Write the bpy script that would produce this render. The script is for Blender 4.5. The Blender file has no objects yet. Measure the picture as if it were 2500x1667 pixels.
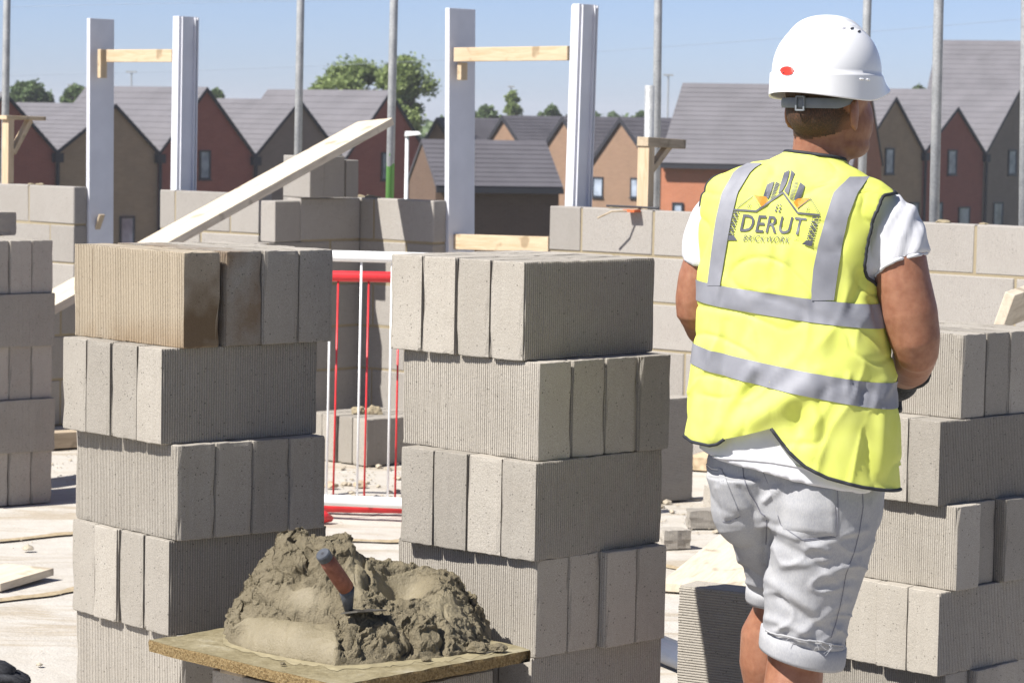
import bpy, bmesh, math, random
from mathutils import Vector, Matrix, noise
from mathutils.bvhtree import BVHTree
random.seed(7)
R = math.radians
sc = bpy.context.scene
C = sc.collection

# ------------------------------------------------------------------ camera
FPX = 6931.3          # focal length in pixels of a 2500 px wide frame
EYE = 1.601
PITCH, ROLL = R(4.457), R(1.051)
_c, _s = math.cos(PITCH), math.sin(PITCH)
_r0 = Vector((1, 0, 0)); FWD = Vector((0, _c, -_s)); _u0 = Vector((0, _s, _c))
_cr, _sr = math.cos(ROLL), math.sin(ROLL)
CRIGHT = _r0*_cr + _u0*_sr
CUP = _u0*_cr - _r0*_sr
cam_d = bpy.data.cameras.new('camera')
cam = bpy.data.objects.new('camera', cam_d); C.objects.link(cam)
m = Matrix.Identity(4)
for i in range(3):
    m[i][0] = CRIGHT[i]; m[i][1] = CUP[i]; m[i][2] = -FWD[i]
m[2][3] = EYE
cam.matrix_world = m
cam_d.sensor_fit = 'HORIZONTAL'; cam_d.sensor_width = 36; cam_d.lens = FPX*36/2500
cam_d.clip_start = .1; cam_d.clip_end = 6000
cam_d.dof.use_dof = True; cam_d.dof.focus_distance = 6.1; cam_d.dof.aperture_fstop = 17
sc.camera = cam

# ------------------------------------------------------------------ sun, sky, exposure
SUNDIR = Vector((.707, .486, -1.0)).normalized()        # direction in which the light travels
wd = bpy.data.worlds.new('World'); sc.world = wd; wd.use_nodes = True
wn = wd.node_tree.nodes; wl = wd.node_tree.links
sky = wn.new('ShaderNodeTexSky'); sky.sky_type = 'NISHITA'; sky.sun_disc = False
sky.sun_elevation = math.asin(-SUNDIR.z)
sky.sun_rotation = math.atan2(-SUNDIR.x, -SUNDIR.y)
sky.altitude = 50; sky.air_density = .52; sky.dust_density = .5; sky.ozone_density = 2.0
bg = wn['Background']; bg.inputs[1].default_value = .060
wb = wn.new('ShaderNodeMix'); wb.data_type = 'RGBA'; wb.blend_type = 'MULTIPLY'; wb.inputs['Factor'].default_value = 1
wb.inputs[7].default_value = (1.02, 1.0, 1.13, 1)          # the photograph's white balance, the same over the whole sky
wl.new(sky.outputs[0], wb.inputs[6]); wl.new(wb.outputs[2], bg.inputs[0])
sun_d = bpy.data.lights.new('sun', 'SUN'); sun_d.energy = 4.3; sun_d.angle = R(.53); sun_d.color = (1, .965, .91)
sun = bpy.data.objects.new('sun', sun_d); C.objects.link(sun)
sun.rotation_mode = 'QUATERNION'; sun.rotation_quaternion = SUNDIR.to_track_quat('-Z', 'Y')
sun.location = (-20, -12, 30)
sc.render.engine = 'CYCLES'; cy = sc.cycles; cy.max_bounces = 6; cy.diffuse_bounces = 3; cy.glossy_bounces = 2; cy.transmission_bounces = 2; cy.volume_bounces = 0
vs = sc.view_settings; vs.view_transform = 'Standard'; vs.look = 'None'; vs.exposure = 1.0; vs.gamma = 1

# ------------------------------------------------------------------ helpers
def ray(x, y):
    """world direction through a point of the 2500 x 1667 photograph (used to measure real positions)"""
    u, v = (x-1250)/FPX, (y-833.5)/FPX
    return CRIGHT*u + FWD - CUP*v
def at(x, y, d):
    r = ray(x, y); return Vector((0, 0, EYE)) + r*(d/r.y)
def on_ground(x, y, z=0.0):
    r = ray(x, y); return Vector((0, 0, EYE)) + r*((z-EYE)/r.z)
K = 2500/2352.0
def atD(x, y, d): return at(x*K, y*K, d)

def tag(o, label=None, cat=None, group=None, kind=None):
    if label: o['label'] = label
    if cat: o['category'] = cat
    if group: o['group'] = group
    if kind: o['kind'] = kind
    return o
def obj(name, me, mats=None, parent=None, loc=None, rz=None):
    o = bpy.data.objects.new(name, me); C.objects.link(o)
    if mats is not None and me is not None and len(me.materials) == 0:
        for mm in (mats if isinstance(mats, (list, tuple)) else [mats]): me.materials.append(mm)
    if parent: o.parent = parent
    if loc is not None: o.location = loc
    if rz is not None: o.rotation_euler = (0, 0, rz)
    return o
def empty(name, loc=(0, 0, 0), rz=0, label=None, cat=None, group=None, parent=None):
    o = bpy.data.objects.new(name, None); C.objects.link(o)
    o.location = loc; o.rotation_euler = (0, 0, rz); o.empty_display_size = .1
    if parent: o.parent = parent
    return tag(o, label, cat, group)
def mesh(name, verts, faces, smooth=False):
    me = bpy.data.meshes.new(name); me.from_pydata([tuple(v) for v in verts], [], faces); me.update()
    if smooth: me.polygons.foreach_set('use_smooth', [True]*len(me.polygons))
    return me
class MB:
    def __init__(s): s.v = []; s.f = []
    def box(s, c, size, axes=None):
        c = Vector(c); ax = axes or (Vector((1,0,0)), Vector((0,1,0)), Vector((0,0,1)))
        b = len(s.v)
        for k in (-.5, .5):
            for j in (-.5, .5):
                for i in (-.5, .5): s.v.append(c + ax[0]*size[0]*i + ax[1]*size[1]*j + ax[2]*size[2]*k)
        s.f += [tuple(b+q for q in f) for f in ((0,2,3,1),(4,5,7,6),(0,1,5,4),(2,6,7,3),(0,4,6,2),(1,3,7,5))]
        return s
    def prism(s, base, top):
        """two matching loops of points joined and capped"""
        b = len(s.v); n = len(base)
        s.v += [Vector(p) for p in base] + [Vector(p) for p in top]
        for i in range(n): s.f.append((b+i, b+(i+1) % n, b+n+(i+1) % n, b+n+i))
        s.f.append(tuple(b+i for i in reversed(range(n)))); s.f.append(tuple(b+n+i for i in range(n)))
        return s
    def tube(s, pts, rad, n=10, caps=True):
        pts = [Vector(p) for p in pts]; rad = rad if isinstance(rad, (list, tuple)) else [rad]*len(pts)
        b = len(s.v); prev = None
        for i, p in enumerate(pts):
            t = (pts[min(i+1, len(pts)-1)] - pts[max(i-1, 0)]).normalized()
            if prev is None:
                a = t.cross(Vector((0, 0, 1)))
                if a.length < 1e-3: a = t.cross(Vector((1, 0, 0)))
                a.normalize()
            else:
                a = (prev - t*prev.dot(t)).normalized()
            prev = a; bb = t.cross(a)
            for k in range(n):
                q = 2*math.pi*k/n; s.v.append(p + (a*math.cos(q) + bb*math.sin(q))*rad[i])
        for i in range(len(pts)-1):
            for k in range(n):
                s.f.append((b+i*n+k, b+i*n+(k+1) % n, b+(i+1)*n+(k+1) % n, b+(i+1)*n+k))
        if caps:
            s.f.append(tuple(b+k for k in reversed(range(n)))); e = b+(len(pts)-1)*n
            s.f.append(tuple(e+k for k in range(n)))
        return s
    def grid(s, rows, closed=False):
        b = len(s.v); nr = len(rows); nc = len(rows[0])
        for r_ in rows: s.v += [Vector(p) for p in r_]
        for i in range(nr-1):
            for j in range(nc if closed else nc-1):
                s.f.append((b+i*nc+j, b+i*nc+(j+1) % nc, b+(i+1)*nc+(j+1) % nc, b+(i+1)*nc+j))
        return s
    def build(s, name, mat, parent=None, smooth=False, origin=None, bevel=0, seg=2):
        vs_ = s.v if origin is None else [v-Vector(origin) for v in s.v]
        me = mesh(name, vs_, s.f, smooth)
        bm = bmesh.new(); bm.from_mesh(me)
        bmesh.ops.recalc_face_normals(bm, faces=bm.faces)
        if bevel:
            bmesh.ops.bevel(bm, geom=list(bm.edges), offset=bevel, segments=seg, affect='EDGES', profile=.6)
        bm.to_mesh(me); bm.free()
        if smooth:
            me.polygons.foreach_set('use_smooth', [True]*len(me.polygons))
        return obj(name, me, mat, parent, loc=origin)

# ------------------------------------------------------------------ materials
class NT:
    def __init__(s, name):
        s.m = bpy.data.materials.new(name); s.m.use_nodes = True
        s.t = s.m.node_tree; s.n = s.t.nodes; s.p = s.n['Principled BSDF']
    def new(s, t, **kw):
        nd = s.n.new(t)
        for k, v in kw.items():
            if k.startswith('i_'):
                key = k[2:]; key = int(key) if key.isdigit() else key.replace('_', ' ')
                nd.inputs[key].default_value = v
            else: setattr(nd, k, v)
        return nd
    def link(s, a, b): s.t.links.new(a, b)
    def coord(s, which='Object', scale=(1, 1, 1)):
        tc = s.new('ShaderNodeTexCoord'); mp = s.new('ShaderNodeMapping'); mp.inputs['Scale'].default_value = scale
        s.link(tc.outputs[which], mp.inputs[0]); return mp.outputs[0]
    def noise(s, vec, scale, detail=4, rough=.55, dist=0):
        n_ = s.new('ShaderNodeTexNoise'); n_.inputs['Scale'].default_value = scale
        n_.inputs['Detail'].default_value = detail; n_.inputs['Roughness'].default_value = rough
        n_.inputs['Distortion'].default_value = dist
        s.link(vec, n_.inputs['Vector']); return n_.outputs['Fac']
    def ramp(s, fac, stops, interp='LINEAR'):
        r_ = s.new('ShaderNodeValToRGB'); cr = r_.color_ramp; cr.interpolation = interp
        while len(cr.elements) > 1: cr.elements.remove(cr.elements[-1])
        for i, (p, c_) in enumerate(stops):
            e = cr.elements[0] if i == 0 else cr.elements.new(p)
            e.position = p; e.color = (*c_, 1) if len(c_) == 3 else c_
        s.link(fac, r_.inputs[0]); return r_.outputs[0]
    def mix(s, fac, a, b, mode='MIX'):
        x = s.new('ShaderNodeMix', data_type='RGBA', blend_type=mode)
        for sock, v in ((x.inputs['Factor'], fac), (x.inputs[6], a), (x.inputs[7], b)):
            if isinstance(v, (int, float)): sock.default_value = v
            elif isinstance(v, tuple): sock.default_value = (*v, 1)
            else: s.link(v, sock)
        return x.outputs[2]
    def math(s, op, a, b=None, clamp=False):
        x = s.new('ShaderNodeMath', operation=op); x.use_clamp = clamp
        for i, v in enumerate((a, b)):
            if v is None: continue
            if isinstance(v, (int, float)): x.inputs[i].default_value = v
            else: s.link(v, x.inputs[i])
        return x.outputs[0]
    def rand(s):
        return s.new('ShaderNodeObjectInfo').outputs['Random']
    def col(s, v):
        if isinstance(v, tuple): s.p.inputs['Base Color'].default_value = (*v, 1)
        else: s.link(v, s.p.inputs['Base Color'])
        return s
    def bump(s, h, strength=.5, dist=.002, prev=None):
        b = s.new('ShaderNodeBump'); b.inputs['Strength'].default_value = strength; b.inputs['Distance'].default_value = dist
        s.link(h, b.inputs['Height'])
        if prev is not None: s.link(prev, b.inputs['Normal'])
        s.link(b.outputs[0], s.p.inputs['Normal']); return b.outputs[0]
    def set(s, rough=.8, metal=0, spec=.4):
        s.p.inputs['Roughness'].default_value = rough; s.p.inputs['Metallic'].default_value = metal
        s.p.inputs['Specular IOR Level'].default_value = spec; return s

def concrete(name, base, dark, light, ribs=False, tint=None, var=.16, speck=True, grooves=False):
    k = NT(name); v = k.coord('Object')
    # every block gets its own offset in the texture
    oi = k.rand()
    sh = k.new('ShaderNodeVectorMath', operation='ADD'); cmb = k.new('ShaderNodeCombineXYZ')
    for i_ in range(3): k.link(k.math('MULTIPLY', oi, 37.0*(i_+1)), cmb.inputs[i_])
    k.link(v, sh.inputs[0]); k.link(cmb.outputs[0], sh.inputs[1]); v = sh.outputs[0]
    big = k.noise(v, 5, 4, .6); mid = k.noise(v, 38, 3, .6); fine = k.noise(v, 560, 3, .75)
    c1 = k.ramp(big, [(.3, dark), (.5, base), (.72, light)])
    c2 = k.mix(.35, c1, k.ramp(mid, [(.3, dark), (.55, base), (.75, light)]))
    c3 = k.mix(.65, c2, k.ramp(fine, [(.32, tuple(x*.45 for x in base)), (.5, base), (.7, tuple(min(1, x*1.45) for x in base))]))
    if speck:
        vo = k.new('ShaderNodeTexVoronoi'); vo.inputs['Scale'].default_value = 95; k.link(v, vo.inputs['Vector'])
        pits = k.ramp(vo.outputs['Distance'], [(.0, (1, 1, 1)), (.16, (1, 1, 1)), (.2, (0, 0, 0))])
        gate = k.ramp(k.noise(v, 60, 2), [(.52, (0, 0, 0)), (.57, (1, 1, 1))])
        c3 = k.mix(k.math('MULTIPLY', k.math('MULTIPLY', pits, gate), .8), c3, tuple(x*.3 for x in base))
    if grooves:  # groove shade painted into the colour so the ribs stand out
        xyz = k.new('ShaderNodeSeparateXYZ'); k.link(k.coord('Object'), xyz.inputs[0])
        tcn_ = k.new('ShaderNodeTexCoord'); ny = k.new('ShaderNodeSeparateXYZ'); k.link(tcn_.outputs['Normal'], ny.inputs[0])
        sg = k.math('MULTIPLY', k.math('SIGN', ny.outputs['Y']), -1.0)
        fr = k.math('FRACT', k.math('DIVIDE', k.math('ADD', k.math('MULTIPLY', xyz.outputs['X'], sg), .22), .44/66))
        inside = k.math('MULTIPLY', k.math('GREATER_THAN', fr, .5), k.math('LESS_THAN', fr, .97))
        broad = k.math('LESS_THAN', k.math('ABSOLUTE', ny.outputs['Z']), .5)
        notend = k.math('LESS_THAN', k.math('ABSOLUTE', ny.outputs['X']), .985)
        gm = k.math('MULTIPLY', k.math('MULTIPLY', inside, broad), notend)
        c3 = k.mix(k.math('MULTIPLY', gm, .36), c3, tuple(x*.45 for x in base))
    val = k.new('ShaderNodeHueSaturation'); k.link(c3, val.inputs['Color'])
    mr = k.new('ShaderNodeMapRange'); mr.inputs['To Min'].default_value = 1-var; mr.inputs['To Max'].default_value = 1+var
    k.link(oi, mr.inputs[0]); k.link(mr.outputs[0], val.inputs['Value'])
    out = val.outputs[0]
    if tint is not None: out = tint(k, v, out)
    k.col(out).set(.95, 0, .2)
    h = k.math('ADD', k.math('MULTIPLY', fine, .5), k.math('MULTIPLY', k.noise(v, 150, 3, .6), .8))
    if ribs:
        w = k.new('ShaderNodeTexWave', wave_type='BANDS', bands_direction='X'); w.inputs['Scale'].default_value = 24
        w.inputs['Distortion'].default_value = .6; w.inputs['Detail'].default_value = 2
        k.link(k.coord('Object'), w.inputs['Vector'])
        h = k.math('ADD', h, k.math('MULTIPLY', w.outputs['Fac'], .5))
    k.bump(h, .75, .0019)
    return k.m
M = {}
BASE, DARK, LIGHT = (.335, .307, .264), (.258, .232, .194), (.41, .382, .338)
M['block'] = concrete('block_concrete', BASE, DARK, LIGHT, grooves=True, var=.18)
M['block_far'] = concrete('wall_block_concrete', (.315, .293, .265), (.27, .25, .222), (.365, .347, .32), ribs=True, var=.09)
def sandy(k, v, c):
    st = k.noise(k.coord('Object'), 7, 3, .6)
    g = k.new('ShaderNodeSeparateXYZ'); k.link(k.coord('Object'), g.inputs[0])
    low = k.ramp(g.outputs['Z'], [(.0, (1, 1, 1)), (.075, (0, 0, 0))])
    wet = k.math('MULTIPLY', low, k.ramp(st, [(.35, (0, 0, 0)), (.6, (1, 1, 1))]))
    nn = k.new('ShaderNodeSeparateXYZ'); tcn = k.new('ShaderNodeTexCoord'); k.link(tcn.outputs['Normal'], nn.inputs[0])
    end = k.math('GREATER_THAN', k.math('ABSOLUTE', nn.outputs['X']), .9)
    c0 = k.mix(k.ramp(st, [(.38, (.15, .15, .15)), (.62, (.9, .9, .9))]), c, (.15, .10, .055))
    c = k.mix(.38, c, (.40, .33, .235))
    c = k.mix(k.math('MULTIPLY', wet, .45), c, (.23, .135, .055))
    return k.mix(end, c, c0)
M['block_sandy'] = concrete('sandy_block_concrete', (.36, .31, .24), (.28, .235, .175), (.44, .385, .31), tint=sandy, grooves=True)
def brownish(k, v, c):
    st = k.noise(k.coord('Object'), 9, 4, .6)
    return k.mix(k.ramp(st, [(.4, (0, 0, 0)), (.65, (.75, .75, .75))]), c, (.19, .125, .07))
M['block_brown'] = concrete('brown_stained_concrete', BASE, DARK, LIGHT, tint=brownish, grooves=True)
M['mortar'] = concrete('mortar_joint', (.30, .25, .165), (.22, .18, .11), (.37, .32, .22), var=0, speck=False)

def simple(name, c, rough=.6, metal=0, spec=.4, nz=None, amt=.25, bump=None):
    k = NT(name); k.set(rough, metal, spec)
    if nz:
        v = k.coord('Object'); f = k.noise(v, nz, 5, .6)
        k.col(k.ramp(f, [(.3, tuple(x*(1-amt) for x in c)), (.7, tuple(min(1, x*(1+amt)) for x in c))]))
        if bump: k.bump(f, bump[0], bump[1])
    else: k.col(c)
    return k.m
M['white_pvc'] = simple('white_pvc', (.64, .65, .69), .35, 0, .5, 6, .06)
M['white_paint'] = simple('white_paint', (.82, .82, .8), .35, 0, .5, 9, .05)
M['red_paint'] = simple('red_paint', (.62, .03, .035), .4, 0, .5, 12, .2)
def galv():
    k = NT('galvanised_steel'); v = k.coord('Object')
    f = k.noise(v, 14, 5, .65); g = k.noise(v, 90, 3, .6)
    c = k.mix(.4, k.ramp(f, [(.3, (.27, .28, .285)), (.5, (.4, .41, .41)), (.7, (.52, .52, .5))]), k.ramp(g, [(.35, (.26, .26, .255)), (.6, (.48, .49, .49))]))
    k.col(c).set(.5, .25, .5); k.bump(g, .25, .002); return k
M['galv'] = galv().m
k = galv(); k.m.name = 'galvanised_steel_green'
sx = k.new('ShaderNodeSeparateXYZ'); k.link(k.coord('Object'), sx.inputs[0])
gz = k.math('ADD', sx.outputs['Z'], k.math('MULTIPLY', k.noise(k.coord('Object'), 22, 3), .25))
mask = k.ramp(gz, [(.0, (1, 1, 1)), (1, (1, 1, 1))])
old = k.p.inputs['Base Color'].links[0].from_socket
k.link(k.mix(k.math('LESS_THAN', gz, 1.47), old, (.16, .36, .1)), k.p.inputs['Base Color'])
M['galv_green'] = k.m
def wood(name, base, dark, knots=True, axis=0, sc_=1.0, rough=.7):
    k = NT(name); s_ = [9*sc_]*3; s_[axis] = .9*sc_
    v = k.coord('Object', tuple(s_)); f = k.noise(v, 6, 6, .65, .8)
    c = k.ramp(f, [(.25, dark), (.5, base), (.75, tuple(min(1, x*1.18) for x in base))])
    v2 = k.coord('Object', (1, 1, 1)); n2 = k.noise(v2, 9, 2, .5)
    c = k.mix(k.ramp(n2, [(.62, (0, 0, 0)), (.7, (.65, .65, .65))]), c, tuple(x*.55 for x in dark)) if knots else c
    k.col(c).set(rough, 0, .25); k.bump(f, .35, .002); return k.m
M['pine'] = wood('pine_timber', (.52, .41, .275), (.41, .295, .165))
M['plank'] = wood('weathered_plank', (.60, .52, .40), (.46, .38, .27))
M['timber_grey'] = wood('weathered_timber', (.42, .34, .24), (.29, .23, .155))
M['osb'] = None
def brick(name, a, b, mort):
    k = NT(name); v = k.coord('Object')
    bt = k.new('ShaderNodeTexBrick'); bt.inputs['Scale'].default_value = 1
    for nm, val_ in (('Brick Width', .225), ('Row Height', .075), ('Mortar Size', .008)): bt.inputs[nm].default_value = val_
    bt.inputs['Color1'].default_value = (*a, 1); bt.inputs['Color2'].default_value = (*b, 1); bt.inputs['Mortar'].default_value = (*mort, 1)
    rot = k.new('ShaderNodeMapping'); rot.inputs['Rotation'].default_value = (R(90), 0, 0); k.link(v, rot.inputs[0])
    k.link(rot.outputs[0], bt.inputs['Vector'])
    nz = k.noise(v, 1.6, 4, .6)
    c = k.mix(.5, bt.outputs['Color'], k.ramp(nz, [(.3, tuple(x*.75 for x in a)), (.7, tuple(min(1, x*1.2) for x in b))]))
    k.col(c).set(.9, 0, .2); return k.m
M['brick_red'] = brick('red_brick', (.36, .115, .08), (.29, .09, .065), (.36, .22, .18))
M['brick_brown'] = brick('brown_brick', (.42, .295, .19), (.36, .245, .15), (.44, .35, .26))
M['brick_grey'] = brick('grey_brown_brick', (.27, .215, .175), (.23, .18, .145), (.3, .25, .21))
M['brick_tan'] = brick('tan_brick', (.29, .185, .12), (.235, .145, .095), (.32, .24, .18))
M['brick_orange'] = brick('orange_brick', (.50, .195, .105), (.43, .16, .085), (.47, .29, .2))
M['brick_dark'] = brick('dark_brown_brick', (.16, .105, .075), (.13, .085, .06), (.19, .145, .12))
M['tile'] = simple('roof_tile', (.142, .136, .145), .8, 0, .3, .8, .12)
M['tile_dark'] = simple('dark_roof_tile', (.095, .09, .10), .8, 0, .3, .8, .15)
M['black'] = simple('black_trim', (.028, .028, .034), .55)
M['frame_dark'] = simple('dark_window_frame', (.025, .03, .04), .4)
k = NT('window_glass'); k.set(.08, 0, .8)
k.col(k.ramp(k.noise(k.coord('Object'), 1.1, 2), [(.35, (.16, .2, .26)), (.65, (.42, .48, .58))])); M['glass'] = k.m

# ------------------------------------------------------------------ ground
def make_ground():
    k = NT('concrete_slab'); v = k.coord('Object')
    big = k.noise(v, .9, 5, .6, .5); mid = k.noise(v, 6, 5, .65); fine = k.noise(v, 120, 3, .7)
    c = k.ramp(big, [(.3, (.43, .395, .335)), (.5, (.49, .46, .405)), (.7, (.53, .505, .455))])
    c = k.mix(.5, c, k.ramp(mid, [(.3, (.38, .335, .265)), (.5, (.49, .46, .405)), (.72, (.56, .535, .49))]))
    st = k.ramp(k.noise(k.coord('Object', (.35, 1.6, 1)), 1.5, 5, .7, 1.2), [(.53, (0, 0, 0)), (.62, (.8, .8, .8))])
    c = k.mix(st, c, (.34, .275, .185))
    c = k.mix(.3, c, k.ramp(fine, [(.35, (.30, .265, .22)), (.6, (.48, .45, .41))]))
    k.col(c).set(.95, 0, .15)
    k.bump(k.math('ADD', k.math('MULTIPLY', mid, 1.0), k.math('MULTIPLY', fine, .25)), .6, .02)
    vv = []; ff = []
    xs = [-9+.12*i for i in range(151)]; ys = [3+.12*i for i in range(131)]
    for y in ys:
        for x in xs:
            vv.append((x, y, .006*noise.noise((x*1.3, y*1.3, 0)) + .004*noise.noise((x*6, y*6, 3)) - .006))
    n = len(xs)
    for j in range(len(ys)-1):
        for i in range(n-1): ff.append((j*n+i, j*n+i+1, (j+1)*n+i+1, (j+1)*n+i))
    g = obj('concrete_slab', mesh('concrete_slab', vv, ff, True), k.m); tag(g, kind='structure')
    # terrain around and beyond, falling to the lower ground where the houses stand
    k = NT('earth_grass'); v = k.coord('Object')
    c = k.ramp(k.noise(v, .12, 6, .65), [(.35, (.05, .075, .02)), (.5, (.11, .11, .045)), (.68, (.2, .155, .09))])
    k.col(c).set(.95, 0, .1); k.bump(k.noise(v, 3, 5), .6, .1)
    vv = []; ff = []
    xs = [-1500, -800, -400, -150, -80, -40, -20, -10, -5, 0, 5, 10, 20, 40, 80, 150, 400, 800, 1500]
    ys = [-60, -40, -20, 0, 3, 8, 14, 19, 24, 30, 40, 55, 75, 100, 140, 200, 300, 500, 900, 1400, 2200]
    for y in ys:
        for x in xs:
            t = min(1, max(0, (y-19)/45)); t = t*t*(3-2*t)
            vv.append((x, y, -.12 - 6.6*t))
    n = len(xs)
    for j in range(len(ys)-1):
        for i in range(n-1): ff.append((j*n+i, j*n+i+1, (j+1)*n+i+1, (j+1)*n+i))
    tag(obj('terrain', mesh('terrain', vv, ff, True), k.m), kind='structure')
make_ground()

# ------------------------------------------------------------------ concrete blocks
BL, BT, BH = .44, .1, .215
def ribbed_block(seed, ribs=66, g=.0015):
    rnd = random.Random(seed); p = BL/ribs
    def side(sgn):
        pts = []
        for i in range(ribs):
            x = -BL/2 + i*p; gg = g*rnd.uniform(.8, 1.2); y0 = -BT/2
            pts += [(x+.05*p, y0), (x+.42*p, y0), (x+.55*p, y0+gg), (x+.92*p, y0+gg)]
        return [(x*sgn, y*sgn) for x, y in pts]
    prof = side(1)
    e = [(BL/2, -BT/2+.003)] + [(BL/2+rnd.uniform(-.0006, .0006), -BT/2+BT*(i+1)/9) for i in range(8)]
    prof += e + side(-1) + [(-x, -y) for x, y in e]
    zs = [(0, 1), (.002, .2), (.010, 0), (.06, 0), (.11, 0), (.16, 0), (BH-.010, 0), (BH-.002, .2), (BH, 1)]
    V = []; n = len(prof)
    off = rnd.uniform(0, 100)
    for z, ins in zs:
        for x, y in prof:
            ch = noise.noise((x*22+off, y*22, z*9+off)); ch2 = noise.noise((x*70, y*70+off, z*5))
            d = .0009*ins + max(0, ch-.2)*.016*ins + max(0, ch2-.1)*.006*ins
            # corner chips on the vertical edges
            cx, cy = abs(x) > BL/2-.006, abs(y) > BT/2-.006
            if cx and cy: d += .0005 + max(0, noise.noise((z*40+off, x*9, y*7))-.1)*.006
            w = .0009*noise.noise((x*14+off, z*14, y*14))
            sx_, sy_ = (1-2*d/BL), (1-2*d/BT)
            zz = z + (ch*.0022*ins if z > .1 else -0*ins)
            if z > .1 and ins == 1: zz -= max(0, ch-.2)*.008
            V.append((x*sx_ + (w if cx else 0), y*sy_ + (w if cy else 0), zz))
    F = []
    for j in range(len(zs)-1):
        for i in range(n): F.append((j*n+i, j*n+(i+1) % n, (j+1)*n+(i+1) % n, (j+1)*n+i))
    F.append(tuple(reversed(range(n)))); t0 = (len(zs)-1)*n
    # gently dished top made of a fan to keep it clean
    V.append((0, 0, BH-.0006)); F += [(t0+i, t0+(i+1) % n, len(V)-1) for i in range(n)]
    return mesh('ribbed_block', V, F)
RB = [ribbed_block(s) for s in range(7)]
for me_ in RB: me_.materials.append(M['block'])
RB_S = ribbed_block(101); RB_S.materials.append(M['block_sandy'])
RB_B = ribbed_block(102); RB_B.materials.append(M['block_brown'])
def plain_block(seed):
    bm = bmesh.new(); bmesh.ops.create_cube(bm, size=1)
    for v in bm.verts: v.co = Vector((v.co.x*BL, v.co.y*BT, v.co.z*BH + BH/2))
    bmesh.ops.bevel(bm, geom=list(bm.edges), offset=.0045, segments=1, affect='EDGES')
    rnd = random.Random(seed)
    for v in bm.verts: v.co += Vector((rnd.uniform(-1, 1), rnd.uniform(-1, 1), rnd.uniform(-1, 1)))*.0014
    me = bpy.data.meshes.new('plain_block'); bm.to_mesh(me); bm.free(); me.materials.append(M['block_far']); return me
PB = [plain_block(s) for s in range(6)]

ORD = ['first', 'second', 'third', 'fourth']
def layer(o, a, kind, z, gaps, jit, stack, where, layername, group, rnd, meshes=None, special=None, n=4):
    """one layer of four blocks set on edge; o is its nearest corner"""
    ld = Vector((-math.cos(a), math.sin(a), 0)); rd = Vector((math.sin(a), math.cos(a), 0))
    along, across = (ld, rd) if kind == 'l' else (rd, ld)
    pos = 0
    for i in range(n):
        c = o + across*(pos+BT/2) + along*(BL/2 + jit[i % len(jit)])
        pos += BT + (gaps[i] if i < len(gaps) else 0)
        me = (special or {}).get(i) or (meshes or RB)[rnd.randrange(len(meshes or RB))]
        b = obj('concrete_block', me)
        flip = math.pi if rnd.random() < .5 else 0
        b.location = (c.x, c.y, z + rnd.uniform(0, .0008)); b.rotation_euler = (0, 0, math.atan2(along.y, along.x) + flip + rnd.uniform(-.006, .006))
        side_ = 'right' if kind == 'l' else 'left'
        num = ORD[i] if kind == 'l' else ORD[n-1-i]
        tag(b, f'{num} block end from the left in the {layername}, {where}', 'block', group)
LAYN = ['top layer', 'second layer down', 'third layer down', 'fourth layer down', 'fifth layer down', 'bottom layer']
def stack(spec, ztop_layers, where, group, seed, meshes=None, dz=.2155):
    rnd = random.Random(seed)
    for i, (x, y, a, kind, gaps, jit, special) in enumerate(spec):
        z = (ztop_layers-1-i)*dz
        nm = LAYN[i] if i < len(spec)-1 else 'bottom layer'
        layer(Vector((x, y, 0)), R(a), kind, z, gaps, jit, None, where, nm, group, rnd, meshes, special)
J0 = [0, .003, -.002, .001]
stack([(-.7366, 6.3304, 48.1, 'l', [.019, .003, .006], [0, .002, -.002, .002], {0: RB_S, 1: RB_B}),
       (-.7815, 6.3107, 48.5, 'r', [.002, .004, .001], [0, .002, 0, .001], None),
       (-.7420, 6.3047, 50.4, 'l', [.001, .0015, .0015], [0, .001, 0, -.001], None),
       (-.7615, 6.3100, 50.0, 'r', [.007, .005, .003], [0, .002, -.004, .001], None),
       (-.7300, 6.3050, 49.2, 'l', [.004, .003, .002], J0, None),
       (-.7560, 6.3100, 49.5, 'r', [.004, .003, .002], J0, None)], 6,
      'stack left of the mortar', 'blocks in the stack left of the mortar', 11)
stack([(.0236, 6.1576, 43.1, 'r', [.004, .006, .006], [0, .002, .001, .002], None),
       (.0604, 6.1319, 45.8, 'l', [.010, .007, .002], [0, .004, .008, -.002], None),
       (.0572, 6.1045, 41.6, 'r', [.0015, .003, .003], [0, .001, 0, .001], None),
       (.0627, 6.1215, 44.6, 'l', [.002, .004, .002], [0, 0, -.018, -.016], None),
       (.0560, 6.1200, 43.0, 'r', [.004, .003, .002], J0, None),
       (.0600, 6.1250, 44.0, 'l', [.004, .003, .002], J0, None)], 6,
      'stack right of the mortar', 'blocks in the stack right of the mortar', 12)
stack([(1.1460, 7.1986, 45.0, 'l', [.008, .002, .005], [0, .003, 0, .004], None),
       (1.0856, 7.1314, 45.5, 'r', [.002, .010, .004], [0, -.002, .006, 0], None),
       (1.1347, 7.1232, 45.0, 'l', [.003, .012, .010], [0, .03, .004, .02], None),
       (1.0928, 7.1055, 44.6, 'r', [.001, .004, .006], [0, .001, .012, .004], None),
       (1.1300, 7.1200, 45.0, 'l', [.004, .006, .008], [.02, .0, .01, .02], None)], 5,
      'stack right of the worker', 'blocks in the stack right of the worker', 13)
FLC = Vector((-1.88, 11.6, 0)); _rd = Vector((math.sin(R(49)), math.cos(R(49)), 0)); _f0 = FLC - _rd*.41; _f1 = FLC - _rd*.44
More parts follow.
